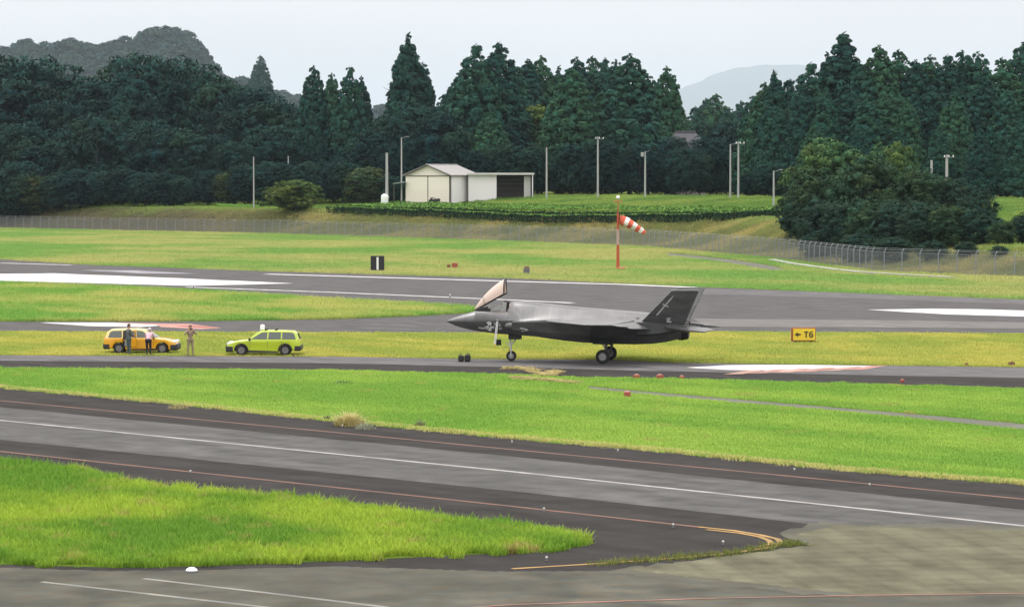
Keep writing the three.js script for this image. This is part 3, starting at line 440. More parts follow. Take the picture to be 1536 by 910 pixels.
// ---------- perimeter fence ----------
{
  const mPost = M('galvanised post', 0.20, 0.22, 0.25, 0.6), mWire = M('wire', 0.26, 0.28, 0.30, 0.6);
  const hatch = tex(128, (u, v) => { const a = Math.abs(((u + v) * 4) % 1 - 0.5), b = Math.abs(((u - v + 4) * 4) % 1 - 0.5); const on = a < 0.095 || b < 0.095 ? 1 : 0; return [on, on, on]; }, false);
  const mNet = M('chain link', 0.15, 0.165, 0.18, 0.7, { alphaMap: hatch, alphaTest: 0.5 });
  const fence = thing('perimeter_fence', 'grey chain link perimeter fence with angled post tops along the bank', 'fence', null);
  const pts = []; const use = FENCE.slice(1); let carry = 0;
  const segs = [[-150, -707], ...use.slice(0, -1), [75, -311]];
  for (let i = 0; i + 1 < segs.length; i++) { const a = V(segs[i][0], 0, segs[i][1]), b = V(segs[i + 1][0], 0, segs[i + 1][1]), L = a.distanceTo(b), d = b.clone().sub(a).normalize(); let t = carry; for (; t < L; t += 3.2) pts.push([a.clone().addScaledVector(d, t), d]); carry = t - L; }
  const H = 2.3, pg = merge([rod([0, -0.2, 0], [0, H, 0], 0.06, 0.06, 8), rod([0, H - 0.02, 0], [0, H + 0.42, 0.3], 0.055, 0.05, 6)]);
  for (const [p, d] of pts) { const m = mesh('post', pg, mPost, fence); m.position.copy(p); m.rotation.y = Math.atan2(d.x, d.z) + Math.PI / 2; }
  const pos = [], uv = [], idx = []; pts.forEach(([p], i) => { pos.push(p.x, 0.05, p.z, p.x, H, p.z); uv.push(i * 12, 0, i * 12, 9); if (i) { const a = (i - 1) * 2; idx.push(a, a + 2, a + 1, a + 2, a + 3, a + 1); } });
  const g = new THREE.BufferGeometry(); g.setAttribute('position', new THREE.Float32BufferAttribute(pos, 3)); g.setAttribute('uv', new THREE.Float32BufferAttribute(uv, 2)); g.setIndex(idx); g.computeVertexNormals();
  mesh('chain_link_net', g, mNet, fence);
  for (const h of [0.12, H - 0.04, H + 0.2, H + 0.38]) mesh('wire', pts.slice(1).map(([p], i) => rod([pts[i][0].x, h, pts[i][0].z], [p.x, h, p.z], 0.018, 0.018, 4)), mWire, fence);
  // pale concrete footing strip along the bend
  const k = [[1158, 391], [1190, 397], [1218, 401], [1255, 406], [1293, 410], [1360, 414], [1430, 418]].map(q => G(...q));
  const fs = [], up = []; k.forEach((p, i) => { if (i) { const q = k[i - 1], L = p.distanceTo(q); fs.push(bx(0.9, 0.22, L, (p.x + q.x) / 2, 0.11, (p.z + q.z) / 2, 0, Math.atan2(p.x - q.x, p.z - q.z), 0)); } });
  tag(mesh('concrete_drain', fs, M('pale concrete', 0.50, 0.50, 0.46, 0.9, { map: patchTex })), 'pale concrete drain edge at the foot of the fence by the thicket', 'drain');
  for (const [x, y] of [[168, 336], [570, 349], [941, 360]]) { const p = G(x, y + 4); const s = thing('fence_plate', 'small white plate hung on the chain link fence', 'plate', p.clone().setY(1.3), 0, 'white plates on the fence'); mesh('plate', rbx(0.55, 0.75, 0.05, 0.02, 0, 0, 0.3), M('white enamel', 0.75, 0.78, 0.78, 0.5), s); mesh('bracket', bx(0.3, 0.05, 0.34, 0, 0, 0.14), mPost, s); mesh('post', rod([0, -1.5, 0.02], [0, 0.5, 0.02], 0.04), mPost, s); }
}
// ---------- shed ----------
{
  const D = 606, gl = at(607, 292, D), s = D / F, y0 = height(gl.x + 10, gl.z) - 0.05;
  const X = p => (p - 607) * s, Y = p => at(607, p, D).y - y0;      // metres from the shed's front left corner
  const shed = thing('shed', 'cream gabled shed with white flat roofed annex and open bay', 'shed', V(gl.x, y0, gl.z));
  const mCream = M('cream cladding', 0.76, 0.72, 0.63, 0.8), mWhite = M('white cladding', 0.74, 0.73, 0.74, 0.75), mRoof = M('metal roof', 0.31, 0.30, 0.30, 0.6), mTrim = M('dark trim', 0.10, 0.09, 0.08, 0.8), mIn = M('shed interior', 0.10, 0.09, 0.085, 0.9);
  const th = 0.52, w = (X(676) - X(607)) / Math.cos(th), eave = Y(262.5), ridge = Y(247.5), dep = 10.6;
  const T = new THREE.Matrix4().makeRotationY(-th).setPosition(X(676), 0, 0).multiply(new THREE.Matrix4().makeTranslation(-w, 0, 0)), gp = m => { m.applyMatrix4(T); return m; };
  const gs = new THREE.Shape([[0, 0], [w, 0], [w, eave], [w / 2, ridge], [0, eave]].map(p => new THREE.Vector2(...p)));
  for (const z of [-0.2, -dep]) gp(mesh('gable_wall', new THREE.ExtrudeGeometry(gs, { depth: 0.2, bevelEnabled: false }).translate(0, 0, z), mCream, shed));
  for (const x of [0.1, w - 0.1]) gp(mesh('side_wall', bx(0.2, eave - 0.1, dep - 0.5, x, (eave - 0.1) / 2, -dep / 2), x < 1 ? mCream : mWhite, shed));
  const slope = Math.atan2(ridge - eave, w / 2), sl = Math.hypot(w / 2, ridge - eave) + 0.5;
  for (const sg of [-1, 1]) { const r = mesh('roof', bx(sl, 0.14, dep + 1.0, 0, 0, 0), mRoof, shed); for (let k = 0; k < 14; k++) mesh('seam', bx(sl, 0.06, 0.07, 0, 0.09, -5.4 + k * 0.83), mRoof, r); r.position.set(w / 2 + sg * (sl / 2) * Math.cos(slope), ridge + 0.12 - (sl / 2) * Math.sin(slope), -dep / 2 + 0.1); r.rotation.z = -sg * slope; gp(r); }
  gp(mesh('ridge_cap', bx(0.5, 0.12, dep + 1.04, w / 2, ridge + 0.22, -dep / 2 + 0.1), mRoof, shed));
  for (const [a, b] of [[0.35, w / 2 - 0.1], [w / 2 + 0.1, w - 0.35]]) { const d = mesh('door', bx(b - a, Y(265) - 0.15, 0.08, (a + b) / 2, (Y(265) - 0.15) / 2 + 0.05, 0.06), mCream, shed); for (let k = 1; k < 6; k++) mesh('batten', bx(b - a - 0.1, 0.06, 0.04, (a + b) / 2, k * 0.55, 0.12), mCream, d); gp(d); }
  gp(mesh('door_rail', bx(w - 0.3, 0.14, 0.16, w / 2, Y(263.5), 0.10), mTrim, shed)); gp(mesh('door_post', bx(0.14, Y(264), 0.10, w / 2, Y(264) / 2, 0.08), mTrim, shed));
  for (const sg of [0, 1]) gp(mesh('barge_board', rod([sg ? w + 0.3 : -0.3, eave - 0.1, 0.55], [w / 2, ridge + 0.06, 0.55], 0.10, 0.10, 6), mTrim, shed));
  gp(mesh('corner_strip', bx(0.5, Y(262) - 0.1, 0.06, w - 0.1, Y(262) / 2, 0.04), mTrim, shed));  // flat dark strip on the right corner of the gable
  const x1 = X(702), x2 = X(744.5), x3 = X(800);
  mesh('annex_wall', bx(x2 - x1, Y(261.5), 0.2, (x1 + x2) / 2, Y(261.5) / 2, -4.0), mWhite, shed);
  for (let k = 0; k <= 9; k++) mesh('rib', bx(0.06, Y(261.5) - 0.1, 0.04, lerp(x1 + 0.2, x2 - 0.2, k / 9), Y(261.5) / 2, -3.88), mWhite, shed);
  mesh('annex_side', bx(0.2, Y(261.5), 5, x2 - 0.1, Y(261.5) / 2, -6.6), mWhite, shed);
  const fr = mesh('flat_roof', bx(x3 - x1 + 0.4, 0.40, 7, (x1 + x3) / 2, Y(260.5), -6.6), M('pale roof edge', 0.5, 0.5, 0.48, 0.7), shed);
  mesh('bay_back', bx(x3 - x2, Y(262), 0.15, (x2 + x3) / 2, Y(262) / 2, -9.8), mIn, shed);
  mesh('bay_post', bx(0.18, Y(262), 0.18, x3 - 0.15, Y(262) / 2, -3.4), mWhite, shed); mesh('bay_side', bx(0.12, Y(262), 6.2, x3 - 0.05, Y(262) / 2, -6.7), mIn, shed);
  mesh('bay_panel', bx(X(796) - X(786), Y(264), 0.12, (X(786) + X(796)) / 2, Y(264) / 2, -4.2), M('grey panel', 0.42, 0.43, 0.42, 0.8), shed);
  for (const y of [Y(270), Y(276), Y(283)]) mesh('shelf', bx(X(784) - X(748), 0.1, 0.8, (X(748) + X(784)) / 2, y, -8.8), M('shelf board', 0.22, 0.17, 0.16, 0.8), shed);
  mesh('awning', bx(X(608) - X(588), 0.12, 3, (X(588) + X(608)) / 2, Y(274), -5.6, 0, 0, 0.12), M('awning sheet', 0.38, 0.40, 0.40, 0.7), shed);
  mesh('awning_post', rod([X(589.5), 0, -4.4], [X(589.5), Y(275.5), -4.4], 0.07), mTrim, shed);
  // dark vehicle by the shed door
  const v = thing('farm_tractor', 'small dark farm tractor parked at the cream shed doors', 'tractor', V(gl.x + X(652), y0, gl.z + 2.2));
  const mD = M('dark machinery', 0.035, 0.025, 0.025, 0.6);
  mesh('hood', rbx(1.3, 0.55, 0.8, 0.12, 0.5, 0.95, 0), mD, v); mesh('chassis', rbx(2.2, 0.3, 0.6, 0.08, 0, 0.6, 0), mD, v); mesh('seat', rbx(0.5, 0.5, 0.6, 0.1, -0.6, 1.15, 0), mD, v);
  mesh('steering_wheel', (() => { const g = new THREE.TorusGeometry(0.2, 0.03, 6, 14); g.rotateX(1.2); g.translate(-0.15, 1.35, 0); return g; })(), mD, v);
  for (const [x, r] of [[0.85, 0.38], [-0.6, 0.58]]) for (const z of [-0.55, 0.55]) { const t = mesh('wheel', (() => { const g = new THREE.TorusGeometry(r * 0.72, r * 0.28, 8, 18); g.translate(x, r, z); return g; })(), M('black rubber', 0.018, 0.018, 0.02, 0.85), v); mesh('rim', (() => { const g = new THREE.CylinderGeometry(r * 0.5, r * 0.5, 0.12, 14); g.rotateX(Math.PI / 2); g.translate(x, r, z); return g; })(), mD, t); }
  // white tank
  const k = thing('water_tank', 'white round water tank beside the thick pale pole', 'tank', V(gl.x + X(577), y0, gl.z + 0.5));
  mesh('body', new THREE.LatheGeometry([[0, 0.1], [0.6, 0.1], [0.72, 0.3], [0.72, 1.6], [0.55, 1.95], [0, 2.1]].map(p => new THREE.Vector2(...p)), 20), M('white enamel', 0.75, 0.78, 0.78, 0.5), k); mesh('base', bx(1.6, 0.14, 1.6, 0, 0.05, 0), mTrim, k); mesh('lid', new THREE.CylinderGeometry(0.3, 0.3, 0.12, 14).translate(0, 2.12, 0), mWhite, k);
}
// house roof far right of the shed
{
  const p = at(1028, 224, 640), y0 = height(p.x, p.z), h = thing('house', 'house with grey tiled roof half hidden between the trees', 'house', V(p.x, y0, p.z), 0.25), e = p.y - y0, w = 8.4, d = 7;
  mesh('wall', bx(w - 1, e, d - 1, 0, e / 2, 0), M('house wall', 0.45, 0.43, 0.38, 0.9), h);
  const rg = new THREE.BufferGeometry(), a = [-w / 2, e, d / 2], b = [w / 2, e, d / 2], c = [w / 2 - 2, e + 3.6, 0], f = [-w / 2 + 2, e + 3.6, 0], g_ = [w / 2, e, -d / 2], k = [-w / 2, e, -d / 2];
  const T = (...q) => q.flat(); rg.setAttribute('position', new THREE.Float32BufferAttribute(T(a, b, c, a, c, f, b, g_, c, g_, k, f, g_, f, c, k, a, f, a, k, b, b, k, g_), 3)); rg.computeVertexNormals();
  const rf = mesh('roof', rg, M('grey roof tiles', 0.052, 0.052, 0.062, 0.7), h); mesh('ridge', rod([-w / 2 + 2, e + 3.65, 0], [w / 2 - 2, e + 3.65, 0], 0.2, 0.2, 6), M('grey roof tiles', 0, 0, 0), rf);
  for (const x of [-2.2, 0, 2.2]) { const wn = mesh('window', bx(1.4, 1.2, 0.1, x, e - 1.8, d / 2 - 0.46), M('dark glass', 0.02, 0.025, 0.03, 0.15), h); mesh('frame', bx(1.55, 0.1, 0.16, x, e - 1.15, d / 2 - 0.45), M('white enamel', 0.75, 0.78, 0.78, 0.5), wn); }
}
// ---------- poles ----------
{
  const mC = M('concrete pole', 0.34, 0.35, 0.35, 0.85), mDk = M('pole fitting', 0.20, 0.21, 0.22, 0.7), mWire = M('wire', 0.1, 0.1, 0.1);
  const list = [[380, 235, 628, 0.14, '', 'thin grey pole left of the round bush'], [432, 234, 645, 0.14, '', 'thin grey pole behind the round bush'], [580, 229, 606, 0.28, 'drum', 'thick pale utility pole beside the white tank'], [602, 206, 612, 0.15, 'lamp', 'tall pole with a short arm at the shed corner'], [820, 221, 600, 0.17, '', 'plain pole just right of the open bay'], [897, 205, 592, 0.18, 'cross', 'tall utility pole with crossarm between the conifers behind the tea rows'], [968, 227, 584, 0.17, 'lamp2', 'utility pole with a transformer box behind the tea rows'], [1096, 216, 560, 0.16, 'lamp', 'shorter pole of the close pair behind the tea rows'], [1108, 212, 556, 0.17, 'cross', 'taller pole of the close pair behind the tea rows'], [1161, 256, 520, 0.15, 'lamp', 'short lamp pole just beside the thicket'], [1398, 240, 500, 0.22, '', 'thick grey pole rising behind the thicket'], [1421, 232, 496, 0.24, 'cross', 'thick grey pole with crossarm rising behind the thicket']];
  const tops = {};
  for (const [x, t, D, r, kind, label] of list) {
    const p = at(x, t, D), y0 = height(p.x, p.z), H = p.y - y0, o = thing('utility_pole', label, 'pole', V(p.x, y0, p.z)); tops[x] = p;
    mesh('shaft', rod([0, -0.3, 0], [0, H, 0], r * 1.15, r * 0.8, 12), mC, o);
    if (kind === 'cross') { mesh('crossarm', bx(1.7, 0.12, 0.12, 0.3, H - 0.4, 0.2), mDk, o); for (const k of [-0.4, 0.3, 1.0]) mesh('insulator', new THREE.CylinderGeometry(0.07, 0.09, 0.28, 8).translate(k, H - 0.2, 0.2), M('white enamel', 0.75, 0.78, 0.78), o); }
    if (kind === 'lamp') { mesh('lamp_arm', rod([0, H - 0.15, 0], [1.0, H + 0.15, 0.2], 0.05, 0.05, 6), mDk, o); mesh('lamp_head', rbx(0.7, 0.16, 0.3, 0.06, 1.2, H + 0.15, 0.2), mDk, o); }
    if (kind === 'lamp2') { mesh('transformer', rbx(0.55, 0.8, 0.5, 0.1, -0.55, H - 0.6, 0.1), mC, o); mesh('lamp_arm', rod([0, H - 0.2, 0], [0.8, H + 0.1, 0], 0.05, 0.05, 6), mDk, o); }
    if (kind === 'drum') { mesh('collar', new THREE.CylinderGeometry(0.42, 0.42, 0.6, 12).translate(0, 2.2, 0), mC, o); mesh('step', rod([-0.5, H * 0.6, 0], [0.5, H * 0.6, 0], 0.04, 0.04, 6), mDk, o); }
  }
  const lamp = at(1052, 236, 640), yl = height(lamp.x, lamp.z), lo = thing('lamp_globe', 'small white globe lamp on a thin post before the dark trees', 'lamp', V(lamp.x, yl, lamp.z)); mesh('globe', new THREE.SphereGeometry(0.5, 14, 10).translate(0, lamp.y - yl, 0), M('white enamel', 0.75, 0.78, 0.78, 0.5), lo); mesh('post', rod([0, -0.1, 0], [0, lamp.y - yl - 0.4, 0], 0.08), mDk, lo);
}
// ---------- windsock ----------
{
  const b = G(927, 405), o = thing('windsock', 'orange and white striped windsock drooping from a red pole', 'windsock', b), sc = -b.z / F, Y = p => at(927, p, -b.z).y;
  const mR = M('signal red', 0.42, 0.075, 0.03, 0.6), mW = M('sock white', 0.74, 0.70, 0.66, 0.8), mO = M('sock orange', 0.58, 0.10, 0.05, 0.8), mP = M('faded mauve band', 0.42, 0.30, 0.28, 0.7);
  mesh('pole', rod([0, -0.1, 0], [0, Y(367), 0], 0.20, 0.17, 14), mR, o); mesh('pole_band', rod([0, Y(367), 0], [0, Y(344), 0], 0.17, 0.15, 14), mP, o); mesh('pole_top', rod([0, Y(344), 0], [0, Y(320), 0], 0.15, 0.12, 14), mR, o);
  mesh('mast', rod([0, Y(320), 0], [0, Y(299), 0], 0.06, 0.05, 8), mR, o); mesh('obstruction_light', new THREE.SphereGeometry(0.22, 12, 10).translate(0, Y(296), 0), M('white enamel', 0.75, 0.78, 0.78, 0.5), o);
  mesh('guard_ring', (() => { const g = new THREE.TorusGeometry(0.55, 0.05, 6, 20); g.rotateX(Math.PI / 2); g.translate(0, Y(302), 0); return g; })(), mR, o);
  mesh('base_block', rbx(1.0, 0.35, 0.9, 0.06, 0.35, 0.15, 0), M('orange block', 0.45, 0.20, 0.10, 0.8), o);
  mesh('hoop', (() => { const g = new THREE.TorusGeometry(0.52, 0.06, 8, 22); g.rotateY(Math.PI / 2); g.translate(0.28, Y(330), 0); return g; })(), mR, o);
  mesh('swivel_arm', rod([0, Y(330), 0], [0.3, Y(330), 0], 0.06), mR, o);
  const path = [[0.28, 330, 0.52], [0.75, 332, 0.52], [1.2, 334.5, 0.50], [1.65, 337.5, 0.45], [2.1, 341, 0.40], [2.5, 344, 0.35], [2.85, 347, 0.29], [3.1, 349.5, 0.23]].map(([x, y, r]) => [x, Y(y), r]);
  path.forEach((a, i) => { if (!i) return; const p = path[i - 1], g = new THREE.CylinderGeometry(a[2], p[2], Math.hypot(a[0] - p[0], a[1] - p[1]) + 0.02, 20, 2, true); g.rotateZ(-Math.PI / 2); const ps = g.attributes.position; for (let k = 0; k < ps.count; k++) { const yy = ps.getY(k), zz = ps.getZ(k), an = Math.atan2(zz, yy); const f = 1 + 0.10 * Math.sin(an * 3 + i); ps.setY(k, yy * f * 1.05); ps.setZ(k, zz * f * 0.9); } g.rotateZ(Math.atan2(a[1] - p[1], a[0] - p[0])); g.translate((a[0] + p[0]) / 2, (a[1] + p[1]) / 2, 0); g.computeVertexNormals(); mesh('sock_band', g, i % 2 || i === 4 ? (i === 1 || i === 7 || i === 3 || i === 5 ? mO : mW) : mW, o); });
}
// ---------- signs ----------
const font = await new FontLoader().loadAsync('fonts/droid/droid_sans_bold.typeface.json');
function lettering(str, size, x, y, z) { const g = new TextGeometry(str, { font, size, depth: 0.012, curveSegments: 4, bevelEnabled: false }); g.computeBoundingBox(); const b = g.boundingBox; g.translate(x - (b.max.x + b.min.x) / 2, y - (b.max.y + b.min.y) / 2, z); return g; }
{
  const a = G(1206, 514.5), s = -a.z / F, o = thing('taxiway_sign', 'yellow taxiway sign with black arrow and T6 lettering', 'sign', a, 0.05);
  const w = 37 * s, h = 20.5 * s, y = h / 2 + 0.12, mY = M('sign yellow', 0.72, 0.53, 0.035, 0.5), mK = M('sign black', 0.035, 0.03, 0.01, 0.6), mRd = M('sign red brown', 0.28, 0.075, 0.03, 0.6);
  mesh('box', rbx(w, h, 0.28, 0.03, 0, y, -0.16), mRd, o); mesh('face', bx(w - 0.16, h - 0.14, 0.03, 0.03, y, 0.0), mY, o);
  for (const k of [-0.4, 0.4]) mesh('foot', bx(0.12, 0.14, 0.3, k * w * 0.8, 0.06, -0.16), mK, o);
  const ar = new THREE.Shape([[-0.2, 0], [0.02, 0.15], [0.02, 0.055], [0.2, 0.055], [0.2, -0.055], [0.02, -0.055], [0.02, -0.15]].map(p => new THREE.Vector2(...p)));
  mesh('arrow', (() => { const g = new THREE.ExtrudeGeometry(ar, { depth: 0.012, bevelEnabled: false }); g.translate(-w * 0.25, y, 0.02); return g; })(), mK, o);
  mesh('lettering', lettering('T', h * 0.46, w * 0.10, y, 0.02), mK, o); mesh('lettering', lettering('6', h * 0.46, w * 0.30, y, 0.02), mK, o);
  const b = G(566, 406.5), q = -b.z / F, d = thing('distance_marker', 'black runway distance marker board with white numeral 1', 'sign', b);
  mesh('board', rbx(20.5 * q, 21.5 * q, 0.25, 0.03, 0, 12.2 * q, 0), M('marker black', 0.012, 0.012, 0.018, 0.6), d); mesh('numeral', bx(3.0 * q, 19 * q, 0.03, 0.2 * q, 11.6 * q, 0.14), M('white enamel', 0.75, 0.78, 0.78), d);
  for (const k of [-1, 1]) mesh('leg', bx(0.12, 0.4, 0.12, k * 7 * q, 0.1, 0), M('galvanised post', 0.3, 0.32, 0.34), d);
}
// ---------- small field fittings ----------
{
  const mW = M('white enamel', 0.75, 0.78, 0.78, 0.5), mB = M('lamp base', 0.12, 0.12, 0.13, 0.6), mRd = M('marker red', 0.30, 0.07, 0.045, 0.6), mBr = M('rusty brown', 0.16, 0.07, 0.04, 0.8);
  const lampG = new THREE.LatheGeometry([[0, 0], [0.09, 0], [0.09, 0.05], [0.05, 0.07], [0.05, 0.16]].map(p => new THREE.Vector2(...p)), 12), lens = new THREE.LatheGeometry([[0.05, 0.16], [0.085, 0.18], [0.09, 0.24], [0.06, 0.31], [0, 0.33]].map(p => new THREE.Vector2(...p)), 12);
  const lights = [[816, 768, 'beside the red line where the verge tapers'], [1010, 792, 'beside the start of the yellow curve'], [820, 842, 'on dark asphalt below the verge tip'], [1085, 818, 'inside the yellow curve'], [1192, 708, 'between the lawn edge and the far red line'], [285, 711, 'beside the near red line by the verge'], [927, 679, 'on the shoulder below the lawn'], [513, 642, 'under the pale plume of dry grass'], [768, 666, 'on the shoulder below the middle of the lawn'], [1305, 731, 'on the shoulder near the right of the lawn'], [290, 432, 'beside the runway line at the island'], [675, 446, 'on the runway line near the raised canopy']];
  for (const [x, y, w] of lights) { const o = thing('edge_light', 'small white taxiway edge light ' + w, 'edge light', G(x, y).setY(0.014)); o.scale.setScalar(y < 500 ? 0.9 : 0.42); mesh('base', lampG, mB, o); mesh('lens', lens, M('frosted lens', 0.42, 0.43, 0.42, 0.5), o); }
  const wo = thing('white_marker', 'white dome marker lying on the pavement below the verge', 'marker', G(287, 859).setY(0.016)); mesh('dome', (() => { const g = new THREE.SphereGeometry(0.2, 18, 10, 0, 6.283, 0, 1.57); g.scale(0.8, 0.55, 0.7); g.translate(0, 0.03, 0); return g; })(), mW, wo); mesh('base', new THREE.CylinderGeometry(0.165, 0.17, 0.05, 18).translate(0, 0.02, 0), mB, wo);
  const reds = [[941, 596, 'on the lawn path below the jet', 0.42], [955, 568.5, 'on the lawn edge below the main wheels', 0.34], [990, 568.5, 'second along the lawn edge behind the jet', 0.34], [1023, 569, 'third along the lawn edge behind the jet', 0.26], [1518, 549, 'at the far end of the yellowed strip', 0.34], [1354, 573.5, 'on the dark shoulder right of the white marking', 0.22]];
  for (const [x, y, w, s] of reds) { const o = thing('marker_block', 'small red marker block ' + w, 'marker', G(x, y).setY(0.012), x); mesh('block', rbx(s, s * 0.62, s * 0.7, 0.03, 0, s * 0.31, 0), x === 1518 ? mBr : mRd, o); mesh('cap', rbx(s * 0.5, 0.05, s * 0.5, 0.02, 0, s * 0.62 + 0.02, 0), x === 1518 ? mBr : M('cap pink', 0.45, 0.25, 0.22), o); }
  for (const [x, y, w, m] of [[682, 403, 'reddish box pair in the far grass right of the black marker', mRd], [790, 411, 'dark box in the far grass left of the windsock', mB]]) { const o = thing('field_box', w, 'box', G(x, y)); mesh('body', rbx(0.7, 0.7, 0.5, 0.05, 0, 0.35, 0), m, o); if (x === 682) mesh('second_body', rbx(0.4, 0.5, 0.4, 0.04, -0.7, 0.25, 0), mBr, o); else mesh('lid', rbx(0.5, 0.18, 0.4, 0.04, 0, 0.76, 0), mBr, o); }
  // wheel chocks / bag in front of the jet
  const bag = thing('equipment_bag', 'pair of black equipment bags on the taxiway before the nose wheel', 'bag', G(696, 542.5).setY(0.014)), mK = M('black nylon', 0.012, 0.012, 0.014, 0.7);
  mesh('bag_body', rbx(0.34, 0.36, 0.32, 0.09, -0.17, 0.18, 0), mK, bag); mesh('bag_body', rbx(0.36, 0.40, 0.34, 0.09, 0.2, 0.20, 0.03), mK, bag); mesh('handle', (() => { const g = new THREE.TorusGeometry(0.08, 0.02, 6, 12, Math.PI); g.translate(-0.2, 0.34, 0); return g; })(), mK, bag); mesh('handle', (() => { const g = new THREE.TorusGeometry(0.08, 0.02, 6, 12, Math.PI); g.translate(0.24, 0.38, 0.03); return g; })(), mK, bag);
  // dry plants
  const dry = (name, label, x, y, n, h, spread, col, seed) => { const f = tuftGeo(seed, n, h, spread, 1.0, 0.018, true), p = G(x, y).setY(0.012); const o = mesh(name, f, M('dry ' + seed, ...col, 0.95, { transmission: 0.3, thickness: 0 })); o.position.copy(p); tag(o, label, 'plant'); return o; };
  dry('dry_grass_plume', 'pale straw coloured grass plume on the taxiway shoulder', 524, 639, 700, 0.72, 0.50, [0.50, 0.44, 0.19], 801).scale.set(1.25, 0.95, 1);
  dry('weed_clump', 'grey green weed clump right of the straw plume', 548, 644, 160, 0.35, 0.45, [0.22, 0.24, 0.16], 802);
  dry('weed_clump', 'small dark weed beside the lawn edge right of the plume', 630, 641, 90, 0.42, 0.25, [0.16, 0.17, 0.08], 803);
  dry('weed_clump', 'straw tinted weeds on the shoulder left of the plume', 268, 613, 110, 0.3, 0.5, [0.34, 0.30, 0.14], 804);
  dry('weed_clump', 'tiny dark weed left of the straw plume', 490, 630, 60, 0.3, 0.16, [0.07, 0.06, 0.04], 805);
  dry('weed_clump', 'green weed patch standing on the lawn below the bags', 515, 576, 120, 0.25, 0.6, [0.10, 0.20, 0.05], 806);
  const hay = (pts, label, seed) => { const w = pts.map(p => G(...p)), r = rng(seed), g = []; for (let k = 0; k < 420; k++) { const i = Math.floor(r() * (w.length - 1)), p = w[i].clone().lerp(w[i + 1], r()), a = r() * 6.283, l = 0.15 + 0.25 * r(), X = p.x + (r() - 0.5) * 0.5, Z = p.z + (r() - 0.5) * 0.9, y = 0.02 + 0.16 * r(); g.push(rod([X, y, Z], [X + Math.cos(a) * l, Math.max(0.02, y + (r() - 0.4) * 0.12), Z + Math.sin(a) * l], 0.018, 0.01, 3)); } tag(mesh('hay_swath', g, M('hay', 0.42, 0.35, 0.15, 0.95)), label, 'hay'); };
  hay([[755, 554], [785, 554.5], [800, 558], [818, 565]], 'swath of cut straw on the taxiway below the nose wheel', 811); hay([[818, 565], [826, 563], [834, 559]], 'short forked swath of straw at the lawn edge', 812); hay([[770, 569], [800, 571], [830, 573], [868, 577]], 'long yellow swath of straw along the lawn path', 813);
  const b = thing('orange_fitting', 'small orange fitting on the yellowed grass right of the sign', 'fitting', G(1450, 549)); mesh('body', rbx(0.2, 0.16, 0.2, 0.03, 0, 0.08, 0), mBr, b); mesh('cap', rbx(0.1, 0.06, 0.1, 0.02, 0, 0.18, 0), mRd, b);
}
// ---------- the jet ----------
function loftGeo(st, crease = 0.55) {      // st: [{x, pts:[[z,y],...]}] half sections from top centre to bottom centre
  const ring = st.map(({ x, pts }) => [...pts.map(([z, y]) => [x, y, z]), ...pts.slice(1, -1).reverse().map(([z, y]) => [x, y, -z])]), n = ring[0].length, pos = [];
  for (let i = 0; i + 1 < ring.length; i++) for (let k = 0; k < n; k++) { const a = ring[i][k], b = ring[i][(k + 1) % n], c = ring[i + 1][k], d = ring[i + 1][(k + 1) % n]; pos.push(...a, ...b, ...c, ...b, ...d, ...c); }
  for (const [R, f] of [[ring[0], 1], [ring[ring.length - 1], 0]]) { const m = [0, 1, 2].map(j => R.reduce((s, p) => s + p[j], 0) / n); for (let k = 0; k < n; k++) { const a = R[k], b = R[(k + 1) % n]; f ? pos.push(...m, ...b, ...a) : pos.push(...m, ...a, ...b); } }
  const g = new THREE.BufferGeometry(); g.setAttribute('position', new THREE.Float32BufferAttribute(pos, 3)); g.computeVertexNormals(); return toCreasedNormals(g, crease);
}
function plate(pts, thick) {     // pts: [x, z, y, halfThickness] outline of a wing-like panel, thin at its rim
  const top = pts.map(([x, z, y, t]) => [x, y + t, z]), bot = pts.map(([x, z, y, t]) => [x, y - t, z]), n = pts.length, pos = [];
  const c = [0, 1, 2].map(j => top.reduce((s, p) => s + p[j], 0) / n), cb = [c[0], bot.reduce((s, p) => s + p[1], 0) / n - thick * 0.5, c[2]]; c[1] += thick * 0.5;
  for (let k = 0; k < n; k++) { const a = top[k], b = top[(k + 1) % n], d = bot[k], e = bot[(k + 1) % n]; pos.push(...c, ...a, ...b, ...cb, ...e, ...d, ...a, ...d, ...b, ...b, ...d, ...e); }
  const g = new THREE.BufferGeometry(); g.setAttribute('position', new THREE.Float32BufferAttribute(pos, 3)); g.setAttribute('uv', new THREE.Float32BufferAttribute(new Float32Array(pos.length / 3 * 2), 2)); g.computeVertexNormals(); return g;
}
